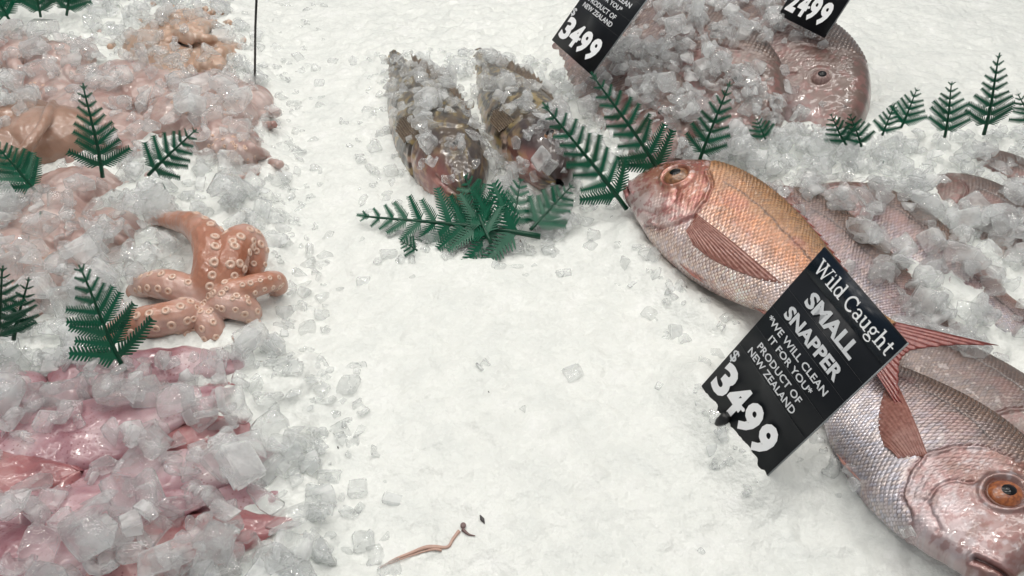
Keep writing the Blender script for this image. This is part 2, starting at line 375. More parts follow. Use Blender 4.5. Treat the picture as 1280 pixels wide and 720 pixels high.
    for q in ((.075, .055), (.088, .068)): C = mix(C, (.04, .02, .02), np.exp(-(np.hypot(U-q[0], Yv-q[1])/.006)**2))
    C *= (.72+.56*fbm(U*22, Yv*22, 4, 12))[..., None]
    C = mix(C, pal['lip'], .35*sstep(.56, .70, fbm(U*9, Yv*12, 4, 71))*body)
    C = mix(C, (.74, .66, .62), .35*sstep(.58, .66, fbm(U*55, Yv*75, 3, 77))*body*sstep(.75, .4, s))
    me = grid_mesh(name, P, True); set_col(me, np.clip(C, 0, .95))
    bm = bmesh.new(); bm.from_mesh(me); bm.verts.ensure_lookup_table()
    for k in (0, nu-1):
        try: bm.faces.new([bm.verts[k*nv+j] for j in range(nv)])
        except Exception: pass
    bm.to_mesh(me); bm.free(); return me
PAL_WARM = dict(back=(.24, .115, .036), side=(.45, .225, .14), belly=(.66, .54, .52), jaw=(.64, .52, .51), cheek=(.40, .18, .125), brow=(.26, .075, .042), lip=(.31, .07, .07), gill=(.15, .028, .024), edge=(.42, .32, .29), glint=(1.5, 1.46, 1.36))
PAL_COOL = dict(back=(.115, .062, .04), side=(.23, .17, .17), belly=(.43, .385, .40), jaw=(.42, .33, .335), cheek=(.25, .15, .14), brow=(.17, .07, .045), lip=(.22, .08, .07), gill=(.14, .04, .035), edge=(.34, .29, .28), glint=(1.7, 1.75, 1.8))
SNAP = {'warm': snapper_mesh('snapper_body_warm', PAL_WARM), 'cool': snapper_mesh('snapper_body_cool', PAL_COOL)}
PAL_GREY = dict(PAL_COOL, back=(.10, .06, .046), side=(.155, .10, .088), belly=(.25, .185, .165), cheek=(.16, .095, .08), brow=(.11, .065, .05), edge=(.62, .58, .57), glint=(1.2, 1.22, 1.24))
SNAP['grey'] = snapper_mesh('snapper_body_grey', PAL_GREY, .027, .7)
for k, mt in (('warm', 'snapper'), ('cool', 'snapper_cool'), ('grey', 'snapper_grey')): SNAP[k].materials.append(M[mt])
def zside(u, y):
    t, b_, th = (float(smooth_prof(q, np.array([u]))[0]) for q in (SN_TOP, SN_BOT, SN_THK))
    c, h = (t+b_)/2, (t-b_)/2; return th*max(0, 1-((y-c)/h)**2)**.36
def fan(name, base, tips, nray, sag=0., amp=.0015, notch=.0):
    """rayed fin: rays run from the base line to the tip line"""
    B = curve_pts(base, nray*4+1); T = curve_pts(tips, nray*4+1)
    t = np.linspace(0, 1, 14)[None, :, None]
    i = np.arange(nray*4+1)
    T = B + (T-B)*(1 - notch*(.5-.5*np.cos(i*np.pi/2)) - .04*hash2(i//4, 3.))[:, None]
    P = B[:, None]*(1-t) + T[:, None]*t
    P[..., 2] += amp*np.cos(i*np.pi/2)[:, None]*(t[..., 0]*.6+.5) + sag*(t[..., 0]**2)
    P2 = P.copy(); P2[..., 2] -= .0022
    me = grid_mesh(name, np.concatenate([P, P2[:, ::-1]], 1), True)
    return me
FINS = {}
def build_fins(side):
    z = lambda u, y, o=.006: side*(zside(u, y)+o)
    f = {}
    f['dorsal_fin'] = fan('dorsal_fin', [(.27, .195, 0), (.36, .21, 0), (.5, .197, 0), (.65, .157, 0), (.8, .10, 0), (.86, .078, 0)],
        [(.34, .206, side*.004), (.46, .222, side*.006), (.6, .196, side*.006), (.74, .146, side*.006), (.86, .094, side*.005), (.92, .072, 0)], 20, amp=.001, notch=.25)
    f['anal_fin'] = fan('anal_fin', [(.66, -.14, 0), (.75, -.11, 0), (.84, -.076, 0)], [(.76, -.135, 0), (.86, -.10, 0), (.92, -.07, 0)], 9, notch=.2)
    f['pelvic_fin'] = fan('pelvic_fin', [(.34, -.168, side*.03), (.37, -.172, side*.036)], [(.53, -.178, side*.03), (.48, -.186, side*.04)], 6)
    f['tail_fin'] = fan('tail_fin', [(.985, .062, 0), (.992, .03, 0), (.995, 0, 0), (.992, -.03, 0), (.985, -.057, 0)],
        [(1.22, .165, 0), (1.15, .105, 0), (1.09, .04, 0), (1.075, 0, 0), (1.09, -.04, 0), (1.14, -.10, 0), (1.19, -.145, 0)], 16, amp=.0016, notch=.05)
    return f
def pectoral(side, ang):
    ca, sa = math.cos(R(ang)), math.sin(R(ang)); rot = lambda q: [(.378+(x-.378)*ca-(y+.06)*sa, -.06+(x-.378)*sa+(y+.06)*ca) for x, y in q]
    B = curve_pts(rot([(.37, -.025), (.378, -.055), (.378, -.09)]), 49); T = curve_pts(rot([(.72, -.075), (.66, -.10), (.58, -.118), (.50, -.126), (.43, -.118)]), 49)
    i = np.arange(49); t = np.linspace(0, 1, 20)[None, :, None]; Q = B[:, None]*(1-t)+T[:, None]*t
    u, y = Q[..., 0], Q[..., 1]; tp, bt, th = smooth_prof(SN_TOP, u), smooth_prof(SN_BOT, u), smooth_prof(SN_THK, u)
    z = th*np.clip(1-((y-(tp+bt)/2)/((tp-bt)/2))**2, 0, 1)**.36 + .005 + .0012*np.cos(i*np.pi/2)[:, None] + .006*np.sin(np.pi*t[..., 0])
    P = np.stack([u, y, side*z], -1); P2 = P.copy(); P2[..., 2] -= side*.003
    return grid_mesh('pectoral_fin', np.concatenate([P, P2[:, ::-1]], 1), True)
for sd in (1, -1): FINS[sd] = build_fins(sd); FINS[sd]['pectoral_fin'] = pectoral(sd, 0)
def dome(name, r, h, n=28, k=8, z0=0):
    v = []; f = []
    for a in range(k):
        t = a/(k-1)*math.pi/2
        for j in range(n): p = 2*math.pi*j/n; v.append((r*math.cos(t)*math.cos(p), r*math.cos(t)*math.sin(p), z0+h*math.sin(t)))
    for a in range(k-1):
        for j in range(n): f.append((a*n+j, a*n+(j+1) % n, (a+1)*n+(j+1) % n, (a+1)*n+j))
    return mesh(name, v, f)
EYE_ME = dome('eye', .045, .024, 32, 10); PUP_ME = dome('pupil', .0255, .0125, 24, 7, .0135); RIM_ME = None
def ringmesh(name, r, w, h, n=36, k=8):
    v = []; f = []
    for j in range(n):
        p = 2*math.pi*j/n
        for a in range(k):
            t = 2*math.pi*a/k; rr = r+w*math.cos(t); v.append((rr*math.cos(p), rr*math.sin(p), h*math.sin(t)))
    for j in range(n):
        for a in range(k): f.append((j*k+a, ((j+1) % n)*k+a, ((j+1) % n)*k+(a+1) % k, j*k+(a+1) % k))
    return mesh(name, v, f)
RIM_ME = ringmesh('eye_rim', .046, .0032, .005)
def fish_frame(head, tail, dorsal_px, roll, ys=1.0):
    Xa = tail-head; L = Xa.length; Xa.normalize()
    ref = at(*dorsal_px, head.z)-head
    Zu = Vector((0, 0, 1)); Yh = Zu.cross(Xa).normalized()
    if Yh.dot(ref) < 0: Yh = -Yh
    Yd = (Yh*math.cos(roll) + Zu*math.sin(roll)); Yd = (Yd - Xa*Yd.dot(Xa)).normalized()
    Za = Xa.cross(Yd)
    m = Matrix((Xa, Yd, Za)).transposed().to_4x4()
    side = 1 if Za.dot(CAM-head) > 0 else -1
    return Matrix.Translation(head) @ m @ Matrix.Diagonal((L, L*ys, L, 1)), side
SOLID = []
def snapper(kind, head, tail, dorsal_px, roll, label, group, ys=1.0, iris='iris', fins=('pectoral_fin', 'dorsal_fin', 'anal_fin', 'pelvic_fin', 'tail_fin'), finmat='fin_red', eye=True, pec=0, es=1.0):
    h, t = at(*head), at(*tail)
    Mx, side = fish_frame(h, t, dorsal_px, R(roll), ys)
    root = empty('snapper'); root.matrix_world = Mx
    tag(root, label, 'fish', group)
    o = link('body', SNAP[kind], None, root, smooth=len(SNAP[kind].polygons) and not SNAP[kind].polygons[0].use_smooth); SOLID.append(o)
    for k in fins:
        mt = M['fin_pink'] if k in ('pelvic_fin', 'anal_fin') else M['fin_side'] if k == 'pectoral_fin' else M[finmat]
        me = pectoral(side, pec) if (k == 'pectoral_fin' and pec) else FINS[side][k]
        f = link(k, me, M['fin_red'], root); f.material_slots[0].link = 'OBJECT'; f.material_slots[0].material = mt; SOLID.append(f)
    if eye:
        e = link('eye', EYE_ME, M['iris'], root); e.material_slots[0].link = 'OBJECT'; e.material_slots[0].material = M[iris]
        zz = zside(EYE[0], EYE[1])-.010
        e.location = (EYE[0], EYE[1], side*zz); e.scale = (es, es, 1); e.rotation_euler = (R(-14)*side if side > 0 else math.pi+R(14), R(-10)*side, 0)
        link('pupil', PUP_ME, M['pupil'], e); link('eye_rim', RIM_ME, M['eye_rim'], e)
    return root
G1 = 'snappers in front of the price sign'
snapper('warm', (797, 223, .026), (1100, 424, .052), (960, 240), 30, 'pink and gold snapper with its head at the ferns, partly behind the big sign', None, ys=.91, iris='iris_dark', pec=5)
snapper('cool', (1286, 719, .038), (1024, 429, .008), (1240, 470), 12, 'silvery mauve snapper with orange eye at the lower right corner', None, ys=1.26, finmat='fin_red', pec=24, es=.88)
G2 = 'snappers half buried in ice behind the front snapper'
snapper('cool', (898, 250, .008), (1190, 430, .004), (1060, 260), 26, 'dull snapper back showing just behind the front pink snapper', G2, fins=('dorsal_fin',))
snapper('cool', (990, 246, .004), (1280, 408, .012), (1150, 250), 26, 'snapper back with brown scales between ice right of the front snappers', G2, fins=('dorsal_fin',))
snapper('grey', (1108, 236, -.008), (1404, 372, .026), (1250, 210), 24, 'brown scaled snapper back deep in ice near the right edge', G2, es=.6, fins=('dorsal_fin',))
snapper('grey', (1140, 208, -.010), (1436, 318, .014), (1250, 160), 26, 'dim snapper back under ice below the rightmost ferns', G2, es=.6, fins=('dorsal_fin',))
snapper('grey', (1362, 652, .004), (1082, 384, -.004), (1340, 420), 14, 'dark silver snapper flank at the right edge behind the orange-eyed snapper', None, es=.6, fins=('dorsal_fin',))
G3 = 'snappers in the back row beside the upper signs'
snapper('grey', (1056, 186, .008), (850, -22, .03), (1040, 40), 28, 'grey pink snapper with bare domed head, rightmost of the back row', G3, fins=('dorsal_fin',), iris='iris_dull', finmat='fin_brown', es=.58)
snapper('grey', (954, 192, .012), (748, -12, .03), (940, 50), 30, 'grey snapper in the back row, its head under ice chunks', G3, fins=('dorsal_fin',), iris='iris_dull', finmat='fin_brown', es=.58)
snapper('grey', (852, 210, .006), (702, 52, .010), (830, 70), 30, 'purplish snapper buried in ice behind the tall ferns', G3, fins=('dorsal_fin',), iris='iris_dull', finmat='fin_brown', es=.58)

# olive fish between the ferns
CD_T = [(0, .0), (.03, .035), (.08, .062), (.18, .088), (.35, .10), (.55, .085), (.75, .055), (.9, .036), (1, .034)]
CD_B = [(0, -.02), (.03, -.045), (.08, -.065), (.18, -.09), (.35, -.105), (.55, -.09), (.75, -.055), (.9, -.034), (1, -.032)]
CD_K = [(0, .02), (.04, .055), (.12, .088), (.22, .10), (.4, .098), (.6, .075), (.8, .04), (1, .018)]
def cod_mesh(name, seed, dark=0.):
    nu, nv = 240, 160
    u = np.linspace(0, 1, nu); ph = np.linspace(0, 2*np.pi, nv, endpoint=False)
    top, bot, th = smooth_prof(CD_T, u), smooth_prof(CD_B, u), smooth_prof(CD_K, u)
    U = u[:, None]+0*ph[None]; Yv = ((top+bot)/2)[:, None]+((top-bot)/2)[:, None]*np.cos(ph); Zv = th[:, None]*np.sin(ph)
    P = np.stack([U, Yv, Zv], -1)
    n = np.cross(np.gradient(P, axis=0), np.roll(P, -1, 1)-np.roll(P, 1, 1)); n /= np.linalg.norm(n, axis=-1, keepdims=True)+1e-9
    if n[nu//2, nv//4, 2] < 0: n = -n
    dg = line_d(U, Yv, [(.2, .07), (.25, .02), (.25, -.04), (.2, -.08)]); dm = line_d(U, Yv, [(-.01, -.015), (.08, -.03)])
    D = .004*(fbm(U*60, Yv*60+Zv*60, 3, seed)-.5) - .008*np.exp(-(dg/.006)**2) - .008*np.exp(-(dm/.005)**2)
    P = P+n*D[..., None]; s = (Yv-bot[:, None])/(top-bot)[:, None]
    mix = lambda a, b_, t: np.asarray(a)*(1-t[..., None])+np.asarray(b_)*t[..., None]
    q = fbm(U*30, ph[None]*6+0*U, 4, seed+3)
    C = mix((.34, .24, .19), (.10, .07, .038), sstep(.15, .5, s)); C = mix(C, (.26, .19, .07), sstep(.42, .58, q))
    C = mix(C, (.035, .028, .02), sstep(.42, .56, fbm(U*38, ph[None]*7+0*U, 4, seed+8)))
    C = mix(C, (.42, .15, .13), .6*sstep(.26, .12, U)*sstep(.7, .45, s)*sstep(.3, .55, fbm(U*12, Yv*12, 3, seed+20)+.1))
    C = mix(C, (.035, .018, .018), dark*sstep(.34, .16, U)*sstep(.25, .5, s+.3*(fbm(U*15, Yv*15, 3, 2)-.5)))
    me = grid_mesh(name, P, True); set_col(me, np.clip(C, 0, 1)); me.materials.append(M['cod']); return me
def cod(head, tail, dorsal, roll, label, seed):
    h, t = at(*head), at(*tail); Mx, side = fish_frame(h, t, dorsal, R(roll), 1.25)
    root = empty('olive_fish'); root.matrix_world = Mx; tag(root, label, 'fish')
    SOLID.append(link('body', cod_mesh('olive_fish_body', seed, .95 if seed == 11 else .5), None, root))
    fm = M['fin_brown']
    parts = {'dorsal_fin': fan('dorsal_fin', [(.28, .09, 0), (.5, .088, 0), (.8, .046, 0)], [(.34, .108, 0), (.58, .108, 0), (.9, .06, 0)], 14, notch=.3),
             'pectoral_fin': fan('pectoral_fin', [(.26, .0, side*.10), (.28, -.05, side*.095)], [(.37, -.005, side*.104), (.39, -.03, side*.104), (.36, -.055, side*.10)], 9, amp=.003)}
    for k, me in parts.items(): SOLID.append(link(k, me, fm, root))
    e = link('eye', dome('eye', .018, .011), M['iris_dark'], root); e.location = (.12, .045, side*.066)
    if side < 0: e.rotation_euler = (math.pi, 0, 0)
    e.rotation_euler.x += -.45*side
    link('pupil', dome('pupil', .012, .007, 20, 6, .007), M['pupil'], e)
cod((587, 246, .018), (486, 70, -.006), (640, 160), 38, 'olive brown fish with pink cheek, left one of the pair pointing to the long fern', 3)
cod((703, 226, .024), (592, 70, -.004), (740, 150), 38, 'dark olive fish with blackish head, right one of the pair beside the tall ferns', 11)

# ------------------------------------------------------------------ octopus and squid
def tube(bm, pts, rad, n=14):
    P = np.asarray(pts, float); m = len(P)
    T = np.gradient(P, axis=0); T /= np.linalg.norm(T, axis=1, keepdims=True)+1e-12
    up = np.array([.13, .2, 1.]); rings = []
    for k in range(m):
        a = np.cross(up, T[k]); a /= np.linalg.norm(a)+1e-9; b_ = np.cross(T[k], a)
        rings.append([bm.verts.new(P[k]+rad[k]*(math.cos(2*math.pi*j/n)*a+math.sin(2*math.pi*j/n)*b_)) for j in range(n)])
    for k in range(m-1):
        for j in range(n): bm.faces.new((rings[k][j], rings[k][(j+1) % n], rings[k+1][(j+1) % n], rings[k+1][j]))
    bm.faces.new(rings[0][::-1]); bm.faces.new(rings[-1])
def blob(bm, c, r, rot=0, seed=0):
    res = bmesh.ops.create_icosphere(bm, subdivisions=3, radius=1)
    mt = Matrix.Translation(c) @ Matrix.Rotation(rot, 4, 'Z') @ Matrix.Diagonal((*r, 1))
    bmesh.ops.transform(bm, matrix=mt, verts=res['verts'])
def remeshed(name, bm, voxel, smooth=3, lump=.0, lscale=90):
    me = from_bm(name+'_raw', bm); o = bpy.data.objects.new('tmp', me); COL.objects.link(o)
    md = o.modifiers.new('r', 'REMESH'); md.mode = 'VOXEL'; md.voxel_size = voxel
    ms = o.modifiers.new('s', 'SMOOTH'); ms.iterations = smooth; ms.factor = .5
    dg = bpy.context.evaluated_depsgraph_get(); out = bpy.data.meshes.new_from_object(o.evaluated_get(dg))
    
    if lump:
        n = len(out.vertices); a = np.empty(n*3, np.float32); nn = np.empty(n*3, np.float32)
        out.vertices.foreach_get('co', a); out.vertex_normals.foreach_get('vector', nn); a = a.reshape(-1, 3); nn = nn.reshape(-1, 3)
        q = fbm(a[:, 0]*lscale+a[:, 2]*lscale*.7, a[:, 1]*lscale-a[:, 2]*lscale*.5, 3, 17)-.45
        out.vertices.foreach_set('co', (a+nn*(lump*q)[:, None]).astype(np.float32).reshape(-1)); out.update()
    out.name = name; bpy.data.objects.remove(o); bpy.data.meshes.remove(me); out.materials.clear(); return out
def px3(P): return [tuple(at(a, b_, z)) for a, b_, z in P]
def arm(bm, P, r0, r1, n=40, rm=None):
    C = curve_pts(px3(P), n); t = np.linspace(0, 1, n)
    r = r0+(r1-r0)*t if rm is None else np.interp(t, np.linspace(0, 1, len(rm)), rm)
    tube(bm, C, r); return C, r
def sucker_mesh():
    prof = [(.0, .02), (.30, .03), (.42, .14), (.58, .24), (.82, .22), (1.0, .08), (1.08, -.12), (1.0, -.3)]; n = 18; v = []; f = []
    for r_, z in prof:
        for j in range(n): p = 2*math.pi*j/n; v.append((r_*math.cos(p), r_*math.sin(p), z))
    for a in range(len(prof)-1):
        for j in range(n): f.append((a*n+j, a*n+(j+1) % n, (a+1)*n+(j+1) % n, (a+1)*n+j))
    return mesh('sucker', v, f)
SUCK = sucker_mesh(); SUCK.materials.append(M['sucker']); SUCK.materials.append(M['sucker_cup']); SUCK.polygons.foreach_set('material_index', [1 if k < 36 else 0 for k in range(len(SUCK.polygons))]); SUCK.polygons.foreach_set('use_smooth', [True]*len(SUCK.polygons))
def suckers(root, body_me, C, r, t0, t1, count, off=(0, 0, 1), spread=.55, size=.24, rows=2):
    bvh = BVHTree.FromPolygons([v.co for v in body_me.vertices], [p.vertices[:] for p in body_me.polygons])
    base = root.matrix_world.translation
    T = np.gradient(C, axis=0)
    for k in range(count):
        t = t0+(t1-t0)*(k+.5)/count + random.uniform(-.006, .006); i = min(len(C)-1, int(t*(len(C)-1)))
        ax = Vector(T[i]).normalized(); nrm = Vector(off).normalized(); nrm = (nrm-ax*nrm.dot(ax)).normalized(); sd = ax.cross(nrm)
        for w in ((-1, 1) if rows == 2 else (0,)):
            if rows == 2 and (k % 2) != (w > 0): pass
            tt = Vector(C[min(len(C)-1, i+(1 if w > 0 else 0))])
            d = (nrm + sd*w*spread*random.uniform(.95, 1.05)).normalized()
            p, pn, _, _ = bvh.find_nearest(tt + d*r[i]*1.15)
            if p is None: continue
            s_ = max(.0009, r[i]*size*random.uniform(.9, 1.1))
            o = bpy.data.objects.new('sucker', SUCK); COL.objects.link(o); o.parent = root
            q = pn.to_track_quat('Z', 'Y'); o.matrix_local = Matrix.Translation(p-base+pn*s_*.05) @ q.to_matrix().to_4x4() @ Matrix.Scale(s_, 4)
def creature(name, body_me, label, cat, matl, base, group=None):
    root = empty(name, base); tag(root, label, cat, group)
    o = link('body', body_me, M[matl], root); o.location = -Vector(base); SOLID.append(o)
    bpy.context.view_layer.update(); return root
# front octopus
bm = bmesh.new(); A = []
A.append((arm(bm, [(253, 376, .024), (260, 355, .034), (265, 329, .044), (262, 303, .048), (246, 284, .044), (222, 276, .034), (200, 275, .022), (184, 280, .010)], 0, 0, n=56, rm=[.0125, .0145, .0150, .0145, .0125, .0090, .006, .004]), .05, .62, 9, (.85, -.35, .45)))
A.append((arm(bm, [(252, 372, .026), (228, 361, .034), (203, 355, .034), (182, 357, .026), (165, 366, .014)], 0, 0, rm=[.0115, .0128, .0125, .0100, .006]), .12, .85, 6, (0, -.6, .8)))
A.append((arm(bm, [(262, 376, .024), (278, 355, .034), (287, 332, .042), (294, 310, .046), (307, 300, .042), (318, 314, .034), (314, 340, .024), (304, 352, .016)], 0, 0, n=56, rm=[.0105, .0125, .0145, .0148, .0138, .0118, .0095, .006]), .05, .95, 10, (.8, -.3, .5)))
A.append((arm(bm, [(262, 378, .024), (286, 366, .034), (308, 360, .034), (328, 354, .032), (344, 351, .026), (349, 360, .016), (340, 366, .008)], 0, 0, n=50, rm=[.0095, .0098, .0095, .0092, .0085, .007, .0045]), .08, .75, 8, (.1, -.85, .5)))
A.append((arm(bm, [(262, 382, .020), (282, 380, .028), (300, 382, .026), (312, 391, .016), (304, 401, .006)], 0, 0, rm=[.0095, .0115, .0118, .0098, .0065]), .12, .85, 6, (.1, -.6, .8)))
A.append((arm(bm, [(246, 386, .020), (226, 394, .028), (198, 400, .028), (166, 407, .022), (140, 420, .012), (118, 436, .0)], 0, 0, n=50, rm=[.0105, .0128, .0132, .0122, .0100, .008]), .08, .8, 8, (.1, -.75, .65)))
A.append((arm(bm, [(255, 388, .018), (260, 402, .020), (266, 416, .014), (268, 432, .0)], 0, 0, rm=[.0098, .0112, .0105, .008]), .1, .75, 4, (0, -.5, .9)))
A.append((arm(bm, [(250, 390, .012), (236, 412, .012), (215, 425, .008), (190, 438, .0)], 0, 0, rm=[.0105, .0112, .010, .009]), .1, .6, 4, (0, -.6, .8)))
blob(bm, at(254, 382, .014), (.016, .014, .012))
blob(bm, at(205, 345, .0), (.03, .02, .012))
ome = remeshed('octopus_body', bm, .0011, 3, .0022, 120)
oc = creature('octopus', ome, 'orange octopus with curled suckered arms lying at the edge of the ice', 'octopus', 'octopus', at(250, 390, 0))
for (C, r), t0, t1, n_, off in A: suckers(oc, ome, C, r, t0, t1, n_, off)
# brown octopus mantle at the left edge
bm = bmesh.new()
blob(bm, at(62, 172, .022), (.050, .040, .030), .4); blob(bm, at(-5, 190, .02), (.05, .04, .028), .2)
arm(bm, [(66, 128, .046), (62, 138, .051), (56, 152, .052), (45, 170, .050), (30, 188, .045), (8, 206, .036)], .0045, .006)
blob(bm, at(20, 160, .022), (.045, .036, .026), .9)
creature('octopus', remeshed('octopus_mantle', bm, .0016, 3, .004, 70), 'smooth brown octopus mantle with a raised fold beside the left ferns', 'octopus', 'octopus_brown', at(50, 190, 0))
# pale tangled octopus under the upper left ice
def tangle(name, spots, label, matl, base, group=None, sucker_n=5):
    bm = bmesh.new(); arms = []
    for (x, y, z, rr) in spots['blobs']: blob(bm, at(x, y, z), (rr, rr*.85, rr*.55), random.random()*3)
    for k in range(spots['arms']):
        x, y, z, rr = random.choice(spots['blobs']); a = random.uniform(0, 6.28); P = []; q = a
        for j in range(6):
            P.append((x, y, z+.010*math.sin(j*1.3)+.006)); q += random.uniform(-.9, .9); x += spots['len']*math.cos(q); y += spots['len']*.7*math.sin(q)
            z = max(.008, z-.002)
        r0 = random.uniform(.007, .011); arms.append(arm(bm, P, r0, .004))
    me = remeshed(name, bm, .0016, 3, .005, 110); root = creature('octopus', me, label, 'octopus', matl, base, group)
    for C, r in arms[:sucker_n]: suckers(root, me, C, r, .1, .8, 7, (.1, -.6, .8))
random.seed(21)
tangle('octopus_b', dict(blobs=[(215, 45, .012, .04), (245, 45, .022, .02), (190, 60, .012, .04), (230, 30, .014, .03), (270, 75, .004, .04), (215, 90, .004, .05)], arms=30, len=11), 'tan octopus with curled arm tips under ice near the black rod', 'octopus_tan', at(230, 60, 0))
tangle('octopus_c', dict(blobs=[(270, 175, .012, .04), (300, 180, .014, .025), (230, 150, .01, .05), (285, 150, .01, .04), (260, 125, .006, .05), (300, 130, .004, .04)], arms=24, len=13), 'pale pink octopus under ice right of the small leaning fern', 'octopus_pale', at(270, 190, 0))
tangle('octopus_d', dict(blobs=[(150, 110, .01, .05), (80, 80, .012, .045), (20, 70, .012, .05), (190, 120, .008, .05), (110, 150, .004, .06), (150, 175, .002, .05), (60, 110, .006, .05)], arms=34, len=16), 'pale octopus buried in ice above the upright fern', 'octopus_pale', at(120, 120, 0), sucker_n=2)
tangle('octopus_e', dict(blobs=[(60, 290, .01, .05), (130, 300, .012, .04), (10, 330, .01, .05), (100, 350, .006, .045), (30, 380, .004, .05), (90, 250, .004, .05)], arms=22, len=16), 'pale octopus deep under ice left of the orange octopus', 'octopus_pale', at(80, 320, 0), sucker_n=2)
# squid heap
def squid(head, tail, w, matl, label, seed):
    w = w*1.25
    random.seed(seed); h, t = at(*head), at(*tail); L = (t-h).length; bm = bmesh.new()
    ax = (t-h).normalized(); sd = Vector((0, 0, 1)).cross(ax).normalized()
    k = 30; tt = np.linspace(0, 1, k); bend = random.uniform(-.06, .06)
    C = np.array([h+(t-h)*a+sd*bend*L*math.sin(a*3.14) for a in tt]); r = w*np.interp(tt, [0, .06, .3, .6, .85, 1], [.75, .92, 1, .85, .45, .08])
    tube(bm, C, r, 20)
    for v_ in bm.verts: v_.co.z = h.z+(v_.co.z-h.z)*.46
    me = remeshed('squid_mantle', bm, .0018, 2, .007, 70)
    root = empty('squid', h-Vector((0, 0, h.z))); tag(root, label, 'squid', 'squid in the lower left heap'); base = root.location.copy()
    o = link('mantle', me, M[matl], root); o.location = -base; SOLID.append(o)
    # rhombic fins
    f0 = h+(t-h)*.55
    for s_ in (-1, 1):
        B = [h+(t-h)*.5+sd*s_*w*.75, h+(t-h)*.75+sd*s_*w*.5, t]; T2 = [h+(t-h)*.58+sd*s_*w*1.5, h+(t-h)*.78+sd*s_*w*2.0, t+sd*s_*w*.15]
        Bp, Tp = curve_pts([tuple(x) for x in B], 16), curve_pts([tuple(x-Vector((0, 0, .01))) for x in T2], 16)
        q = np.linspace(0, 1, 7)[None, :, None]; G = Bp[:, None]*(1-q)+Tp[:, None]*q; G[..., 2] += .004*np.sin(np.arange(16)*.8+seed)[:, None]*q[..., 0]
        G2 = G.copy(); G2[..., 2] -= .003
        fo = link('fin', grid_mesh('squid_fin', np.concatenate([G, G2[:, ::-1]], 1), True), M[matl], root); fo.location = -base; SOLID.append(fo)
    bm = bmesh.new(); hd = h-ax*w*.7; blob(bm, hd, (w*.75, w*.7, w*.6))
    for j in range(6):
        P = [hd+sd*w*.12*(j-2.5)]; dq = (-ax+sd*(j-2.5)*.12).normalized()
        for a in range(5): P.append(P[-1]+dq*w*.22+sd*random.uniform(-.12, .12)*w+Vector((0, 0, random.uniform(-.1, .08)*w)))
        tube(bm, curve_pts([tuple(x) for x in P], 24), np.linspace(w*.2, w*.05, 24), 10)
    ho = link('head_and_arms', remeshed('squid_head', bm, .0016, 2), M[matl], root); ho.location = -base; SOLID.append(ho)
squid((20, 552, .026), (300, 492, .016), .021, 'squid', 'pink squid running across the upper part of the lower left heap', 1)
squid((60, 486, .020), (330, 462, .010), .018, 'squid', 'pale pink squid along the top edge of the lower left heap', 2)
squid((-160, 606, .03), (100, 588, .034), .024, 'squid_dark', 'raspberry red squid nearly bare of ice at the left edge', 3)
squid((60, 632, .022), (345, 572, .010), .020, 'squid', 'mauve squid in the middle of the lower left heap', 4)
squid((60, 722, .022), (370, 660, .008), .021, 'squid_dark', 'dark pink squid at the bottom right of the heap', 5)
squid((-140, 728, .03), (130, 690, .034), .024, 'squid', 'bright pink squid at the bottom left corner', 6)
squid((120, 545, .016), (350, 535, .008), .016, 'squid_dark', 'thin maroon squid near the right edge of the heap', 7)
squid((-120, 506, .02), (110, 520, .028), .020, 'squid', 'pale squid at the left edge below the big fern', 8)
squid((-20, 660, .028), (270, 632, .020), .020, 'squid', 'pale mauve squid below the raspberry red one', 9)
squid((-30, 572, .028), (190, 560, .026), .018, 'squid', 'mottled pink squid just right of the raspberry red one', 10)
squid((150, 668, .014), (372, 612, .006), .016, 'squid', 'small pale squid low at the right side of the heap', 12)
squid((180, 500, .012), (355, 498, .004), .014, 'squid_dark', 'slim maroon squid under ice at the upper right of the heap', 13)

# ------------------------------------------------------------------ price signs
def frame_from(BL, BR, dirpx, height):
    """rectangle standing on BL-BR whose left edge runs through the given picture direction"""
    e = (BR-BL); w = e.length; e.normalize()
    d = ray(*dirpx)
    # point CAM + s*d with (p-BL).e = 0
    s = (BL-CAM).dot(e)/d.dot(e); up = (CAM+d*s-BL); L = up.length; up.normalize()
    return e, up, w, (height or L)
def text_mesh(body, size, offset=0., xs_=1., align='CENTER', extrude=.0001):
    c = bpy.data.curves.new('t', 'FONT'); c.body = body; c.size = size; c.align_x = align; c.align_y = 'CENTER'; c.offset = offset; c.extrude = extrude
    c.resolution_u = 3
    o = bpy.data.objects.new('t', c); COL.objects.link(o); dg = bpy.context.evaluated_depsgraph_get(); dg.update()
    me = bpy.data.meshes.new_from_object(o.evaluated_get(dg)); bpy.data.objects.remove(o); me.materials.clear()
    return me
def fit(me, cx, cy, w, h, bold=0):
    n = len(me.vertices); a = np.empty(n*3, np.float32); me.vertices.foreach_get('co', a); a = a.reshape(-1, 3)
    lo, hi = a.min(0), a.max(0)
    a[:, 0] = cx+(a[:, 0]-(lo[0]+hi[0])/2)*w/(hi[0]-lo[0]); a[:, 1] = cy+(a[:, 1]-(lo[1]+hi[1])/2)*h/(hi[1]-lo[1])
    me.vertices.foreach_set('co', a.reshape(-1)); me.update(); return me
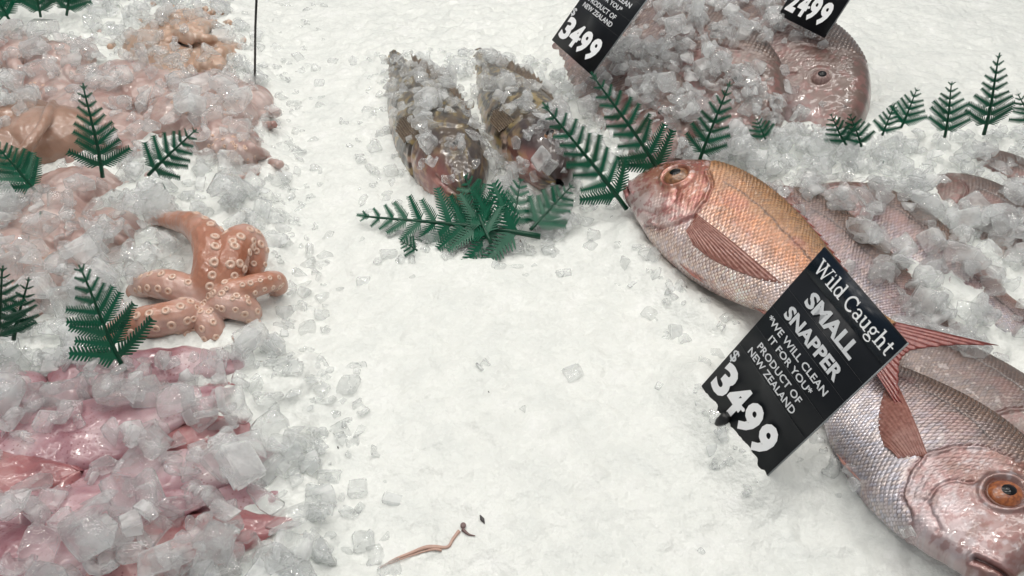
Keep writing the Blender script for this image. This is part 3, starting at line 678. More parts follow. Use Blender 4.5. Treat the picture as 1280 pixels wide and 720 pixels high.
def serif_mesh(text):
    """serif lettering drawn from pen strokes: thick uprights, thin hairlines, slab serifs"""
    arc = lambda cx, cy, rx, ry, a0, a1, n=16: [(cx+rx*math.cos(R(a0+(a1-a0)*k/n)), cy+ry*math.sin(R(a0+(a1-a0)*k/n))) for k in range(n+1)]
    K, T, E_ = .105, .055, .05
    G = {
     'W': (.98, [([(.10, .69), (.29, .02)], K), ([(.29, .02), (.47, .60)], T), ([(.44, .69), (.66, .02)], K), ([(.66, .02), (.86, .69)], T), ([(0, .69), (.22, .69)], E_), ([(.36, .69), (.54, .69)], E_), ([(.76, .69), (.98, .69)], E_)]),
     'i': (.27, [([(.13, .02), (.13, .47)], K), ([(.02, .02), (.25, .02)], E_), ([(.03, .46), (.14, .46)], E_), ([(.125, .63), (.135, .63)], .12)]),
     'l': (.27, [([(.13, .02), (.13, .73)], K), ([(.02, .02), (.25, .02)], E_), ([(.03, .72), (.14, .72)], E_)]),
     'd': (.54, [(arc(.22, .24, .16, .215, 0, 360, 24), .08), ([(.40, .02), (.40, .73)], K), ([(.30, .72), (.41, .72)], E_), ([(.40, .02), (.52, .02)], E_)]),
     'C': (.66, [(arc(.35, .35, .29, .325, 40, 318, 24), .095), ([(.58, .48), (.58, .69)], E_)]),
     'a': (.50, [(arc(.21, .14, .14, .115, 0, 360, 18), .075), ([(.36, .08), (.36, .34)], K), (arc(.21, .34, .15, .13, 0, 165, 12), .07), ([(.36, .03), (.48, .03)], E_)]),
     'u': (.57, [([(.12, .47), (.12, .18)], K), (arc(.25, .17, .13, .14, 180, 350, 12), .075), ([(.41, .47), (.41, .02)], K), ([(.02, .46), (.12, .46)], E_), ([(.31, .46), (.42, .46)], E_), ([(.41, .02), (.54, .02)], E_)]),
     'g': (.52, [(arc(.22, .32, .135, .14, 0, 360, 18), .08), (arc(.24, -.10, .19, .105, 0, 360, 20), .06), ([(.13, .20), (.10, .12), (.16, .06), (.30, .04), (.40, -.02)], .065), ([(.33, .42), (.47, .46)], .06)]),
     'h': (.58, [([(.13, .02), (.13, .73)], K), ([(.02, .02), (.24, .02)], E_), ([(.03, .72), (.14, .72)], E_), (arc(.28, .33, .14, .135, 175, 0, 12), .075), ([(.42, .34), (.42, .02)], K), ([(.32, .02), (.54, .02)], E_)]),
     't': (.37, [([(.16, .62), (.16, .14)], K), (arc(.26, .13, .10, .10, 180, 310, 10), .07), ([(.02, .46), (.33, .46)], E_)]),
     ' ': (.26, [])}
    v = []; f = []; x0 = 0; dz = 0
    for ch in text:
        adv, st = G[ch]
        for pts, wd in st:
            dz += 1
            p = np.array(pts, float); tg = np.gradient(p, axis=0); tg /= np.linalg.norm(tg, axis=1, keepdims=True); nn = np.stack([-tg[:, 1], tg[:, 0]], 1)*wd/2
            if len(pts) == 2: p[0] -= tg[0]*.02; p[-1] += tg[-1]*.02
            k0 = len(v)
            for a_, b_ in zip(p, nn): v.append((x0+a_[0]+b_[0], a_[1]+b_[1], (dz % 7)*.000006)); v.append((x0+a_[0]-b_[0], a_[1]-b_[1], (dz % 7)*.000006))
            for k in range(len(p)-1): f.append((k0+2*k, k0+2*k+1, k0+2*k+3, k0+2*k+2))
        x0 += adv
    return mesh('serif_text', v, f)
def rbox(name, x0, x1, y0, y1, z0, z1, r=.0008):
    bm = bmesh.new(); bmesh.ops.create_cube(bm, size=1)
    bmesh.ops.transform(bm, verts=bm.verts, matrix=Matrix.Translation(((x0+x1)/2, (y0+y1)/2, (z0+z1)/2)) @ Matrix.Diagonal((x1-x0, y1-y0, z1-z0, 1)))
    if r: bmesh.ops.bevel(bm, geom=bm.edges[:], offset=r, segments=2, affect='EDGES')
    return from_bm(name, bm)
def price_sign(BL, BR, dirpx, height, label, price, name_lines, full=True):
    e, up, w, h = frame_from(BL, BR, dirpx, height); nrm = e.cross(up)
    root = empty('price_sign'); root.matrix_world = Matrix.Translation(BL) @ Matrix((e, up, nrm)).transposed().to_4x4()
    tag(root, label, 'price sign', 'black price signs')
    SOLID.append(link('card', rbox('card', 0, w, -.004, h, -.0016, 0, .0004), M['card'], root))
    link('edge', rbox('edge', w-.0003, w+.0004, 0, h, -.0013, -.0002, 0), M['pale_edge'], root)
    link('header_strip', rbox('header_strip', .0006, w-.0006, .852*h, h-.0006, .0001, .0004, 0), M['strip'], root)
    for s_ in (.725, .60, .46, .32): link('seam', rbox('seam', .001, w-.001, s_*h, s_*h+.00022, .0001, .0003, 0), M['seam'], root)
    Z = .0007
    def put(me, m_, nm='text_line'):
        o = link(nm, me, M[m_], root, smooth=False); o.location = (0, 0, Z); return o
    put(fit(serif_mesh('Wild Caught'), .515*w, .915*h, .90*w, .105*h), 'letter')
    for body, ca, cb, ww, hh, mm, bold in name_lines:
        put(fit(text_mesh(body, 1, bold), ca*w, cb*h, ww*w, hh*h), mm)
    xs_ = [.150, .350, .560, .775]
    for ch, cx in zip(price.replace('.', ''), xs_):
        put(fit(text_mesh(ch, 1, .045), cx*w, .125*h, .185*w, .195*h), 'letter', 'price_digit')
    put(fit(text_mesh('.', 1, .03), .455*w, .12*h, .04*w, .022*h), 'letter', 'decimal_point')
    put(fit(text_mesh('$', 1, .01), .060*w, .255*h, .075*w, .075*h), 'letter_dim', 'dollar_mark')
    return root, w, h
LINES = [('SMALL', .50, .785, .60, .085, 'letter_dim', .035), ('SNAPPER', .49, .655, .70, .075, 'letter_dim', .035),
         ('*WE WILL CLEAN', .46, .552, .80, .042, 'letter_dim', .012), ('IT FOR YOU*', .48, .490, .58, .040, 'letter_dim', .012),
         ('PRODUCT OF', .46, .415, .60, .040, 'letter_dim', .012), ('NEW ZEALAND', .455, .355, .66, .040, 'letter_dim', .012)]
BL, BR = at(880, 478, .024), at(955, 598, .016)
sg, SW, SH = price_sign(BL, BR, (1030, 308), None, 'large black price sign for small snapper at 34.99, leaning over the front snappers', '34.99', LINES)
print('sign size', SW, SH)
# its stake: a black clip pushed into the ice
bm = bmesh.new(); tube(bm, [(.40*SW, .0045, .003), (.40*SW, .004, .003), (.40*SW, -.004, .002), (.40*SW, -.012, -.001)], [.0012, .0036, .0042, .004], 16)
link('clip', from_bm('clip', bm), M['rod'], sg)
l2 = [('SNAPPER', .49, .655, .70, .075, 'letter_dim', .035)]+LINES[2:]
price_sign(at(692, 46, .066), at(742, 90, .066), (727, -4), SH, 'black price sign reading 34.99 at the top between the olive fish and grey snappers', '34.99', [(a.replace('SNAPPER', 'SNAPPER'), *b_) for a, *b_ in LINES])
price_sign(at(975, 14, .088), at(1033, 43, .088), (990, -10), SH, 'black price sign reading 24.99, cut by the top edge above the bare snapper head', '24.99', LINES)
# black rod of a sign out of view
bm = bmesh.new(); p0, p1 = at(316, 114, .0), at_y(323, -60, at(316, 114, 0).y-.02)
tube(bm, [tuple(p0-Vector((0, 0, .01))), tuple(p0+(p1-p0)*.5), tuple(p1)], [.0013]*3, 10)
rod = empty('sign_rod', p0); tag(rod, 'thin black rod standing in the ice near the top edge', 'rod')
ro = link('shaft', from_bm('shaft', bm), M['rod'], rod); ro.location = -p0
bm = bmesh.new(); tube(bm, [tuple(p0+Vector((-.004, 0, .008))), tuple(p0+Vector((-.001, 0, .002))), tuple(p0-Vector((0, 0, .008)))], [.0022, .0026, .002], 10)
ro = link('foot', from_bm('foot', bm), M['rod'], rod); ro.location = -p0

# ------------------------------------------------------------------ plastic ferns
def pinna_mesh(nt_=12, seed=0):
    rr = random.Random(seed); v = []; f = []
    def prism(pts, th):
        k = len(v); n = len(pts)
        for x, y, z in pts: v.append((x, y, z+th))
        for x, y, z in pts: v.append((x, y, z-th))
        f.append(tuple(range(k, k+n))); f.append(tuple(range(k+2*n-1, k+n-1, -1)))
        for j in range(n): f.append((k+j, k+n+j, k+n+(j+1) % n, k+(j+1) % n))
    zc = lambda x: -.10*x*x+.03*x
    seg = 6
    for k in range(seg):
        a, b_ = k/seg, (k+1)/seg; wa, wb = .065*(1-a*.6), .065*(1-b_*.6)
        prism([(a, -wa, zc(a)), (b_, -wb, zc(b_)), (b_, wb, zc(b_)), (a, wa, zc(a))], .016)
    for s_ in (-1, 1):
        for k in range(nt_):
            x = .08+.86*k/(nt_-1); l = (.20*(1-.62*x)+.02)*rr.uniform(.85, 1.1); dx = l*.7
            b0 = .043*(1-.25*x)
            prism([(x-b0, s_*.012, zc(x)), (x+b0, s_*.012, zc(x)), (x+dx+.012, s_*(l+.008), zc(x)+.02), (x+dx-.012, s_*(l+.012), zc(x)+.02)][::s_], .011)
    return mesh('pinna', v, f)
PIN = [pinna_mesh(12, k) for k in range(3)]
for p in PIN: p.materials.append(M['fern'])
def fern(base, tip, label, pairs=9, wid=.38, nlean=0., bend=.0, lay=False, tmin=.06, seed=0, face=None):
    rr = random.Random(seed+100); ax = tip-base; L = ax.length; ax.normalize()
    nrm = Vector((0, 0, 1)) if lay else (CAM-base); 
    if face: nrm = Vector(face)
    nrm = Matrix.Rotation(R(rr.uniform(-18, 18)), 3, ax) @ nrm; nrm = (nrm-ax*nrm.dot(ax)).normalized(); sd = ax.cross(nrm); bend = bend or rr.uniform(-.10, .10)
    root = empty('fern_sprig', base); root.matrix_world = Matrix.Translation(base) @ Matrix((ax, sd, nrm)).transposed().to_4x4()
    tag(root, label, 'plastic fern', 'green plastic fern sprigs')
    cen = lambda t: Vector((L*t, bend*L*math.sin(t*math.pi*.5)*t, -.05*L*t*t))
    bm = bmesh.new(); tube(bm, [tuple(cen(k/10)) for k in range(-1, 11)], np.linspace(.0018, .0006, 12)*(L/.06)**.5, 8)
    link('stem', from_bm('stem', bm), M['fern_stem'], root)
    for k in range(pairs):
        t = tmin+(.985-tmin)*(k/(pairs-1))**.92
        l = L*wid*(1-.86*t**1.15)*rr.uniform(.85, 1.08)
        for s_ in (-1, 1):
            o = bpy.data.objects.new('pinna', rr.choice(PIN)); COL.objects.link(o); o.parent = root
            a = R(58-10*t+rr.uniform(-7, 7))
            o.matrix_local = Matrix.Translation(cen(t)) @ Matrix.Rotation(s_*a, 4, 'Z') @ Matrix.Rotation(R(rr.uniform(-16, 16)), 4, 'X') @ Matrix.Rotation(R(rr.uniform(-14, 6)), 4, 'Y') @ Matrix.Diagonal((l, l*1.05, l, 1))
    o = bpy.data.objects.new('pinna', PIN[0]); COL.objects.link(o); o.parent = root
    o.matrix_local = Matrix.Translation(cen(.96)) @ Matrix.Scale(L*.09, 4)
    return root
def upfern(b, t, z, label, lean=.0, **kw):
    B = at(b[0], b[1], z); T = at_y(t[0], t[1], B.y+lean); fern(B, T, label, **kw)
upfern((127, 212), (112, 110), .045, 'upright fern sprig right of the brown octopus mantle', .02, seed=1)
upfern((190, 214), (240, 163), .045, 'small leaning fern sprig right of the upright one', .01, seed=2, pairs=7, wid=.5)
upfern((42, 236), (-6, 178), .040, 'low fern sprig at the left edge below the brown mantle', .01, seed=3, wid=.6)
upfern((150, 452), (95, 342), .036, 'big fern sprig overlapping the orange octopus', .02, seed=4, wid=.5)
upfern((-4, 425), (8, 340), .04, 'fern sprig at the left edge, tall and half out of view', .01, seed=5, wid=.4)
upfern((18, 418), (28, 352), .036, 'short fern sprig behind clear ice left of the big fern', .01, seed=6, wid=.4, pairs=7)
fern(at(655, 292, .012), at(455, 258, .020), 'long fern sprig lying flat below the olive fish, pointing left', pairs=11, wid=.34, seed=7, face=(0, -.5, .9), bend=-.05)
fern(at(610, 296, .014), at(575, 222, .034), 'fern sprig standing behind the long flat one', pairs=8, wid=.5, seed=8)
fern(at(640, 280, .014), at(655, 226, .034), 'short fern sprig right of the pink cheek of the left olive fish', pairs=6, wid=.6, seed=15)
fern(at(668, 282, .012), at(715, 232, .026), 'fern sprig at the right end of the flat fern row', pairs=7, wid=.5, seed=9)
upfern((775, 250), (688, 132), .022, 'large fern sprig beside the dark olive fish, left of the snapper snout', .02, seed=10, wid=.32, pairs=10)
upfern((824, 214), (752, 92), .038, 'tall fern sprig just above the snapper mouth', .02, seed=11, wid=.32, pairs=10)
upfern((876, 196), (908, 106), .040, 'single fern sprig right of the tall pair, above the snapper back', .02, seed=12, wid=.36, pairs=8)
upfern((1056, 178), (1036, 146), .046, 'tiny fern sprig under the bare snapper head, left one', .01, seed=13, pairs=6, wid=.6)
upfern((1076, 180), (1066, 144), .046, 'tiny fern sprig under the bare snapper head, right one', .01, seed=14, pairs=6, wid=.6)
upfern((1104, 166), (1118, 130), .048, 'small dark fern sprig right of the bare snapper head', .01, seed=16, pairs=6, wid=.55)
upfern((1128, 156), (1148, 114), .048, 'spiky fern sprig, third from the right edge', .01, seed=17, pairs=6, wid=.7)
upfern((1182, 166), (1194, 106), .048, 'fern sprig, second tallest at the upper right', .01, seed=18, pairs=7, wid=.55)
upfern((1232, 160), (1256, 72), .048, 'tallest fern sprig at the upper right', .01, seed=19, pairs=9, wid=.36)
upfern((1290, 152), (1276, 118), .048, 'fern sprig cut by the right edge', .01, seed=20, pairs=6, wid=.6)
upfern((956, 172), (946, 150), .040, 'nearly buried fern sprig between the back row heads', .01, seed=22, pairs=5, wid=.9)
fern(at(520, 312, .008), at(502, 300, .012), 'buried fern tip below the long flat fern', pairs=5, wid=.8, seed=23)
upfern((10, 22), (-30, -40), .03, 'dark fern sprig at the top left corner', .01, seed=24, wid=.7)
upfern((50, 16), (40, -40), .03, 'fern sprig on the black tray at the top left', .01, seed=25, wid=.6)
upfern((84, 14), (92, -40), .03, 'fern sprig right end of the top left row', .01, seed=26, wid=.6)
tray = link('black_tray', rbox('black_tray', -.2, .2, -.03, .03, 0, .02, .004), M['rod']); tray.location = at(-60, -6, .01); tray.rotation_euler = (0, 0, R(-2))
tag(tray, 'black tray rim at the top left corner', 'tray')

# ------------------------------------------------------------------ ice chunks, dropped one after another on what lies below
bpy.context.view_layer.update()
dg = bpy.context.evaluated_depsgraph_get()
def world_tris(o):
    me = o.data; n = len(me.vertices); a = np.empty(n*3, np.float32); me.vertices.foreach_get('co', a); a = a.reshape(-1, 3)
    mw = np.array(o.matrix_world); return a @ mw[:3, :3].T + mw[:3, 3]
HG = .0025; hx = np.arange(-1.0, 1.0, HG); hy = np.arange(-.40, .80, HG)
HX, HY = np.meshgrid(hx, hy, indexing='ij'); HM = bed_height(HX, HY)
for o in SOLID:      # splat vertices of each body into the height map
    p = world_tris(o)
    i = ((p[:, 0]-hx[0])/HG).round().astype(int); j = ((p[:, 1]-hy[0])/HG).round().astype(int)
    k = (i >= 0) & (j >= 0) & (i < len(hx)) & (j < len(hy)); np.maximum.at(HM, (i[k], j[k]), p[k, 2])
random.seed(99); rng = np.random.default_rng(99)
def chunk(seed):
    r = np.random.default_rng(seed); bm = bmesh.new(); kind = seed % 4
    if kind == 3:       # piece of a hollow ice tube
        n = 6; a0 = 2.0+r.random()*.9
        for s_ in (0, 1):
            for k in range(n):
                a = -a0/2+a0*k/(n-1)
                for rr in (.62, 1.05): bm.verts.new((rr*math.cos(a)-.75+r.normal()*.03, rr*math.sin(a)+r.normal()*.03, (s_-.5)*1.25+.12*math.sin(a*2+seed)+r.normal()*.05))
        bm.verts.ensure_lookup_table(); V = bm.verts; q = lambda s_, k, w: V[s_*2*n+k*2+w]
        for k in range(n-1):
            bm.faces.new((q(0, k, 0), q(0, k, 1), q(0, k+1, 1), q(0, k+1, 0))); bm.faces.new((q(1, k, 0), q(1, k+1, 0), q(1, k+1, 1), q(1, k, 1)))
            bm.faces.new((q(0, k, 0), q(0, k+1, 0), q(1, k+1, 0), q(1, k, 0))); bm.faces.new((q(0, k, 1), q(1, k, 1), q(1, k+1, 1), q(0, k+1, 1)))
        bm.faces.new((q(0, 0, 0), q(1, 0, 0), q(1, 0, 1), q(0, 0, 1))); bm.faces.new((q(0, n-1, 0), q(0, n-1, 1), q(1, n-1, 1), q(1, n-1, 0)))
        bmesh.ops.recalc_face_normals(bm, faces=bm.faces)
        ed = [e for e in bm.edges if len(e.link_faces) == 2 and e.calc_face_angle(0) > .8]
        bev = bmesh.ops.bevel(bm, geom=ed, offset=.07, segments=2, affect='EDGES')['faces']
    else:
        n = 9+int(r.integers(0, 5)); sc = np.array([1, r.uniform(.62, .95), r.uniform(.26, .52)])
        P = r.normal(size=(n, 3)); P /= np.linalg.norm(P, axis=1, keepdims=True); P *= r.uniform(.85, 1.12, size=(n, 1))*sc
        if kind == 0:   # blocky cube-like piece
            P = np.array([(x, y, z) for x in (-.8, .8) for y in (-.72, .72) for z in (-.42, .42)])+r.normal(size=(8, 3))*.15
        for p in P: bm.verts.new(p)
        g = bmesh.ops.convex_hull(bm, input=bm.verts[:])
        bmesh.ops.delete(bm, geom=[v for v in bm.verts if not v.link_faces], context='VERTS')
        bmesh.ops.dissolve_limit(bm, angle_limit=.30, verts=bm.verts[:], edges=bm.edges[:])
        bev = bmesh.ops.bevel(bm, geom=bm.edges[:], offset=.055 if kind else .10, segments=2, affect='EDGES')['faces']
    bs = set(bev)
    for f in bm.faces: f.smooth = f in bs or kind == 3
    bmesh.ops.triangulate(bm, faces=bm.faces[:])
    return from_bm('ice_chunk', bm)
SH_ = []
for k in range(20):
    me = chunk(k); n = len(me.vertices); a = np.empty(n*3, np.float32); me.vertices.foreach_get('co', a)
    t = np.array([p.vertices[:] for p in me.polygons]); SH_.append((me, a.reshape(-1, 3), t, np.array([p.use_smooth for p in me.polygons])))
MESHES = {}
for k, (me, a, t, sm) in enumerate(SH_):
    for mt in ('ice_clear', 'ice_cloud'):
        c = me.copy(); c.materials.append(M[mt]); MESHES[(k, mt)] = c
EXCL = [  # (picture polygon, share of chunks kept): things the photograph shows bare
    ([(172, 345), (195, 335), (225, 330), (240, 318), (232, 290), (195, 285), (200, 268), (270, 268), (335, 300), (360, 350), (330, 400), (285, 425), (240, 445), (140, 440), (130, 420), (165, 385)], .0),
    ([(0, 200), (45, 125), (100, 128), (112, 165), (95, 205), (45, 212)], .04),
    ([(525, 205), (575, 160), (612, 200), (615, 250), (540, 250)], .85),
    ([(640, 185), (690, 150), (715, 190), (715, 235), (670, 230)], .8),
    ([(770, 210), (845, 195), (900, 205), (970, 245), (1025, 320), (1130, 410), (1215, 445), (1280, 510), (1300, 730), (1210, 720), (1060, 580), (960, 430), (860, 360), (800, 300)], .0),
    ([(1020, 45), (1065, 60), (1095, 110), (1095, 150), (1030, 150), (1005, 110), (960, 60)], .10),
    ([(905, 55), (950, 70), (985, 110), (960, 105), (920, 80)], .3),
    ([(975, 225), (1040, 255), (1075, 300), (1072, 335), (1010, 290)], .06),
    ([(1095, 240), (1130, 235), (1162, 275), (1160, 305), (1110, 290)], .10),
    ([(1185, 212), (1245, 228), (1240, 255), (1190, 240)], .10),
    ([(1215, 400), (1285, 420), (1285, 520), (1240, 470)], .15),
    ([(0, 555), (60, 545), (108, 560), (110, 600), (60, 615), (0, 625)], .06),
    ([(240, 15), (265, 20), (275, 55), (240, 65)], .15),
    ([(870, 470), (1030, 300), (1130, 430), (960, 610)], .0),
]
ZONES = [  # name, polygon, z the polygon is drawn at, number, radius range (m)
    ('squid', [(-40, 455), (60, 470), (200, 440), (372, 450), (392, 520), (384, 600), (412, 650), (424, 770), (-60, 780)], .035, 290, (.006, .019)),
    ('octopus', [(-60, 235), (335, 215), (350, 245), (345, 285), (262, 262), (245, 300), (238, 330), (175, 345), (150, 400), (80, 445), (-60, 460)], .035, 310, (.006, .018)),
    ('octopus', [(-40, 428), (140, 436), (240, 436), (320, 408), (352, 415), (372, 456), (180, 468), (-40, 476)], .022, 170, (.006, .016)),
    ('upper', [(-90, 20), (85, 18), (100, -30), (290, -40), (325, 40), (335, 110), (345, 215), (330, 235), (-90, 250)], .04, 560, (.006, .0165)),
    ('cod', [(462, 62), (540, 38), (610, 45), (690, 50), (760, 130), (770, 230), (720, 250), (640, 240), (540, 235), (500, 200), (470, 130)], .025, 380, (.006, .013)),
    ('fern', [(495, 295), (560, 285), (700, 255), (775, 245), (740, 300), (640, 315), (520, 320)], .005, 70, (.006, .013)),
    ('back', [(690, 70), (730, 90), (760, -60), (960, -60), (1020, 30), (1095, 130), (1100, 165), (860, 195), (790, 180), (740, 120)], .055, 560, (.006, .015)),
    ('back', [(700, 60), (760, 40), (880, 40), (920, 90), (930, 150), (900, 185), (800, 180), (740, 120)], .055, 150, (.006, .015)),
    ('ridge', [(860, 195), (960, 160), (1090, 162), (1340, 148), (1380, 230), (1000, 240), (900, 215)], .03, 240, (.006, .015)),
    ('right', [(950, 230), (1380, 215), (1380, 430), (1240, 430), (1135, 420), (1030, 310)], .04, 330, (.006, .0165)),
    ('right', [(890, 208), (985, 215), (1020, 262), (985, 262), (940, 232)], .05, 60, (.006, .014)),
    ('back', [(895, 95), (985, 105), (995, 165), (900, 170)], .05, 60, (.006, .013)),
    ('ridge', [(820, 172), (1000, 150), (1010, 218), (900, 206)], .03, 110, (.006, .014)),
    ('right', [(985, 205), (1045, 210), (1060, 250), (1000, 245)], .05, 50, (.006, .013)),
    ('right', [(1095, 198), (1175, 200), (1185, 240), (1110, 245)], .05, 60, (.006, .013)),
    ('right', [(900, 212), (975, 222), (1000, 258), (955, 246)], .05, 40, (.006, .012)),
    ('front', [(785, 285), (800, 280), (860, 345), (930, 410), (915, 430), (850, 390), (790, 320)], .005, 28, (.006, .012)),
    ('front', [(1085, 605), (1110, 600), (1230, 705), (1270, 740), (1200, 740), (1130, 660)], .004, 16, (.008, .017)),
    ('front', [(872, 470), (890, 490), (965, 600), (940, 612), (890, 560), (868, 490)], .020, 60, (.003, .0085)),
]
def inpoly(px, py, P):
    c = False; j = len(P)-1
    for i in range(len(P)):
        (xi, yi), (xj, yj) = P[i], P[j]
        if (yi > py) != (yj > py) and px < (xj-xi)*(py-yi)/(yj-yi)+xi: c = not c
        j = i
    return c
CH = []
def drop(x, y, r, zone, flat):
    k = int(math.ceil(r*.8/HG)); i0 = int(round((x-hx[0])/HG)); j0 = int(round((y-hy[0])/HG))
    if i0-k < 0 or j0-k < 0 or i0+k+1 >= len(hx) or j0+k+1 >= len(hy): return
    W_ = HM[i0-k:i0+k+1, j0-k:j0+k+1]; gx = (np.arange(-k, k+1)*HG)[:, None]; gy = (np.arange(-k, k+1)*HG)[None]
    d2 = (gx*gx+gy*gy)/(r*.8)**2; inside = d2 < 1
    hs = W_[inside]; base = np.percentile(hs, 62); z = base+r*.24*flat
    q = to_px(x, y, z)
    for P, keep in EXCL:
        if inpoly(q[0], q[1], P) and random.random() > keep: return
    ii = np.arange(-k, k+1); A_ = np.stack([(gx+0*gy)[inside], (0*gx+gy)[inside], np.ones(inside.sum())], 1)
    g, *_ = np.linalg.lstsq(A_, hs, rcond=None)
    nrm = Vector((-g[0]*.6, -g[1]*.6, 1)).normalized()
    top = z + r*.30*np.sqrt(np.clip(1-d2, 0, 1)); W_[...] = np.where(inside, np.maximum(W_, top), W_)
    sh = random.randrange(20); mt = 'ice_cloud' if random.random() < .36 else 'ice_clear'
    rot = nrm.to_track_quat('Z', 'Y').to_matrix().to_4x4() @ Matrix.Rotation(random.random()*6.28, 4, 'Z')
    if sh % 4 == 3: rot = rot @ Matrix.Rotation(random.choice((R(90), -R(90), 0, R(40))), 4, 'Y')
    rot = rot @ Matrix.Rotation(random.gauss(0, .3), 4, 'X') @ Matrix.Rotation(random.gauss(0, .3), 4, 'Y')
    sc = Matrix.Diagonal((r*random.uniform(.85, 1.15), r*random.uniform(.8, 1.1), r*random.uniform(.8, 1.15), 1))
    CH.append(dict(m=Matrix.Translation((x, y, z)) @ rot @ sc, r=r, sh=sh, mt=mt, zone=zone, p=(x, y, z), q=q))
for zone, P, z0, cnt, (r0, r1) in ZONES:
    G = [at(a, b_, z0) for a, b_ in P]; PG = [(p.x, p.y) for p in G]
    lo = np.min(PG, 0); hi = np.max(PG, 0); n = 0; tries = 0
    while n < cnt and tries < cnt*12:
        tries += 1; best = None
        for _ in range(1 if zone in ('cod', 'upper', 'back', 'right') else 2):      # prefer hollows
            x, y = random.uniform(lo[0], hi[0]), random.uniform(lo[1], hi[1])
            if not inpoly(x, y, PG): continue
            hh = HM[min(len(hx)-1, max(0, int((x-hx[0])/HG))), min(len(hy)-1, max(0, int((y-hy[0])/HG)))]
            if best is None or hh < best[0]: best = (hh, x, y)
        if best is None: continue
        r = r0+(r1-r0)*random.random()**1.5; fl = random.uniform(.8, 1.2); n += 1
        dE = -poly_sd(np.array([best[1]]), np.array([best[2]]), PG)[0]
        if dE < .022:       # the heap thins out towards its rim
            if random.random() > .35+.65*dE/.022: continue
            r *= .6+.4*dE/.022; fl *= .2+.8*dE/.022
        drop(best[1], best[2], r, zone, fl)
# loose little pieces on the bed round the heaps
for _ in range(420):
    side = random.random()
    if side < .5: px, py = 345+abs(random.gauss(0, 38)), random.uniform(0, 720); px += 45*(py > 440)
    elif side < .7: px, py = random.gauss(610, 80), random.gauss(295, 22)
    elif side < .85: t = random.random(); px, py = 790+t*420+random.gauss(-25, 18), 305+t*400+random.gauss(10, 18)
    elif side < .94: px, py = random.gauss(470, 20), random.uniform(60, 260)
    else: px, py = random.uniform(440, 1280), random.uniform(0, 720)
    p = at(px, py, 0); drop(p.x, p.y, random.uniform(.003, .0105), 'loose', -.55)
# the chunks that show largest become things of their own, the rest one mass
for c in CH:
    i = int(round((c['p'][0]-hx[0])/HG)); j = int(round((c['p'][1]-hy[0])/HG))
    cover = HM[i, j]-(c['p'][2]+c['r']*.42)
    vis = (0 < c['q'][0] < 1280) and (0 < c['q'][1] < 720)
    c['score'] = (c['r']/c['q'][2])*(1 if cover < .004 else .3)*(1 if vis else 0)*(.0 if c['zone'] == 'loose' else 1)
order = sorted(range(len(CH)), key=lambda k: -CH[k]['score']); big = set(order[:290])
LAB = {'squid': ('the squid heap', 'ice chunks on the squid'), 'octopus': ('the orange octopus heap', 'ice chunks round the orange octopus'),
       'upper': ('the upper octopus heap', 'ice chunks at the upper left'), 'cod': ('the olive fish pair', 'ice chunks on the olive fish'),
       'fern': ('the flat fern row', 'ice chunks beside the flat fern'), 'back': ('the back snapper row', 'ice chunks on the back row'),
       'ridge': ('the upper right fern ridge', 'ice chunks on the fern ridge'), 'right': ('the buried snappers', 'ice chunks on the buried snappers'),
       'front': ('the front snappers', 'ice chunks along the front snappers')}
ORD = ['', 'second', 'third', 'fourth', 'fifth', 'sixth', 'seventh', 'eighth', 'ninth', 'tenth', 'eleventh', 'twelfth']
cellsof = {}
for zn in LAB:
    mem = [k for k in big if CH[k]['zone'] == zn]
    if not mem: continue
    qx = np.array([CH[k]['q'][0] for k in mem]); qy = np.array([CH[k]['q'][1] for k in mem])
    for k in mem:
        c = CH[k]; n_ = len(mem)
        fx = (c['q'][0]-qx.min())/(np.ptp(qx)+1e-6); fy = (c['q'][1]-qy.min())/(np.ptp(qy)+1e-6)
        place = ''
        if n_ > 14: place = ('upper', 'middle', 'lower')[min(2, int(fy*3))]+' '+('left', 'centre', 'right')[min(2, int(fx*3))]+' of '
        look = ('cloudy' if c['mt'] == 'ice_cloud' else 'clear')+' '+('blocky', 'jagged', 'rounded', 'curved')[c['sh'] % 4]
        cellsof.setdefault((zn, place, look), []).append(k)
for (zn, place, look), ks in cellsof.items():
    ks.sort(key=lambda k: CH[k]['q'][0])
    for r_, k in enumerate(ks):
        n_ = len(ks)
        pos = '' if n_ == 1 else ('leftmost ' if r_ == 0 else 'rightmost ' if r_ == n_-1 else ORD[r_]+' from left, ')
        CH[k]['label'] = (pos+look+' ice chunk at '+place+LAB[zn][0]).strip()
V, F, MI, SM = [], [], [], []; off = 0
for k, c in enumerate(CH):
    if k in big:
        o = bpy.data.objects.new('ice_chunk', MESHES[(c['sh'], c['mt'])]); COL.objects.link(o); o.matrix_world = c['m']
        tag(o, c['label'], 'ice chunk', LAB[c['zone']][1])
    else:
        me, a, t, sm = SH_[c['sh']]; SM.append(sm); mw = np.array(c['m']); V.append(a @ mw[:3, :3].T+mw[:3, 3]); F.append(t+off); off += len(a)
        MI.append(np.full(len(t), 0 if c['mt'] == 'ice_clear' else 1))
V, F, MI = np.vstack(V), np.vstack(F), np.concatenate(MI)
me = bpy.data.meshes.new('crushed_ice'); me.vertices.add(len(V)); me.vertices.foreach_set('co', V.reshape(-1).astype(np.float32))
me.loops.add(F.size); me.loops.foreach_set('vertex_index', F.reshape(-1).astype(np.int32)); me.polygons.add(len(F)); me.polygons.foreach_set('loop_start', np.arange(0, F.size, 3, dtype=np.int32))
me.materials.append(M['ice_clear']); me.materials.append(M['ice_cloud']); me.polygons.foreach_set('material_index', MI.astype(np.int32)); me.polygons.foreach_set('use_smooth', np.concatenate(SM)); me.update(calc_edges=True)
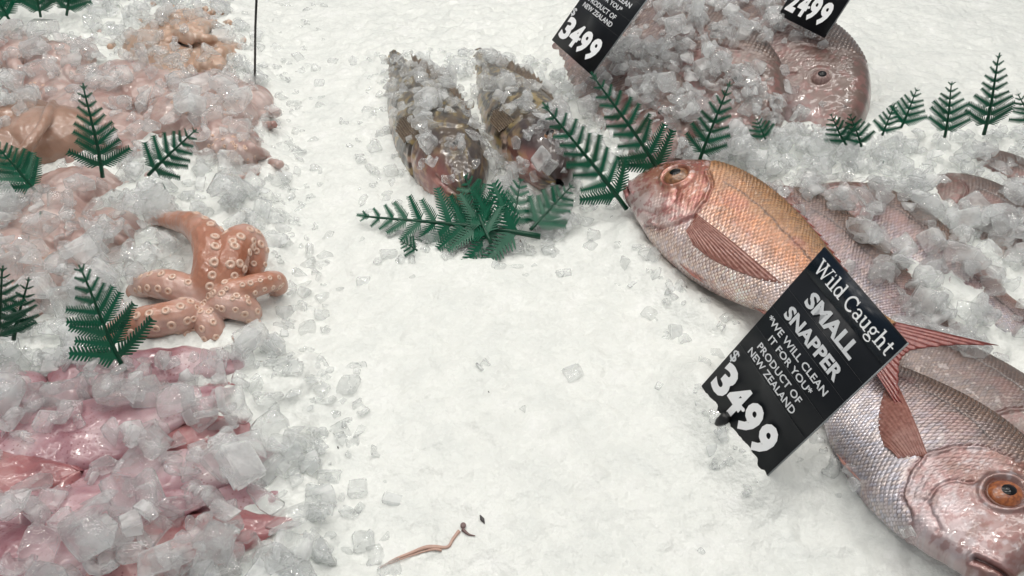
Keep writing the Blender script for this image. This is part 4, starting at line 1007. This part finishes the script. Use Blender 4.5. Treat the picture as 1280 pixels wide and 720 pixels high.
tag(link('crushed_ice', me, smooth=False), 'mass of small clear ice pieces between the larger chunks', kind='stuff')
print('chunks', len(CH), 'mass tris', len(F))

# ------------------------------------------------------------------ small scraps on the bed
bm = bmesh.new()
zb = float(bed_height(np.array([at(530, 690).x]), np.array([at(530, 690).y]))[0])+.001
P = [(474, 708), (492, 698), (512, 690), (532, 684), (548, 684), (560, 683), (566, 674), (574, 664)]
sc_ = empty('tentacle_scrap', at(530, 690, zb)); tag(sc_, 'thin tan scrap of tentacle on the bare ice near the bottom', 'scrap')
def drape(P, dz): 
    q = [at(a, b_, zb) for a, b_ in P]; return [(p.x, p.y, float(bed_height(np.array([p.x]), np.array([p.y]))[0])+dz) for p in q]
C = curve_pts(drape(P, .0006), 40); tube(bm, C, np.interp(np.linspace(0, 1, 40), [0, .3, .55, .62, .8, 1], [.0004, .0012, .0016, .0011, .0010, .0013]), 8)
C2 = curve_pts(drape([(486, 704), (512, 694), (540, 687), (552, 688)], .0012), 24); tube(bm, C2, np.linspace(.0003, .0009, 24), 6)
o = link('strand', from_bm('strand', bm), plain('tan_scrap', (.48, .31, .25), .35), sc_); o.location = -sc_.location
bm = bmesh.new(); q = Vector(drape([(579, 657)], .0014)[0]); blob(bm, q, (.0019, .0023, .0013)); C = curve_pts(drape([(578, 662), (586, 668), (594, 671)], .0008), 14); tube(bm, C, np.linspace(.0013, .0003, 14), 6)
o = link('tip', from_bm('tip', bm), plain('dark_scrap', (.16, .10, .095), .3), sc_); o.location = -sc_.location
for (x, y), L_, lb in (((603, 651), .007, 'dark pointed shred on the ice right of the tan scrap'), ((422, 557), .0022, 'black speck on the ice right of the squid heap'), ((611, 491), .0016, 'tiny dark fleck in the middle of the bare ice')):
    bm = bmesh.new(); p = Vector(drape([(x, y)], .0005)[0]); d = Vector((.45, -.9, 0)); tube(bm, [tuple(p-d*L_*.5), tuple(p), tuple(p+d*L_*.5)], [.0004, .0011*L_/.005, .0002], 6)
    tag(link('dark_fleck', from_bm('dark_fleck', bm), plain('fleck', (.05, .045, .045), .4)), lb, 'fleck')
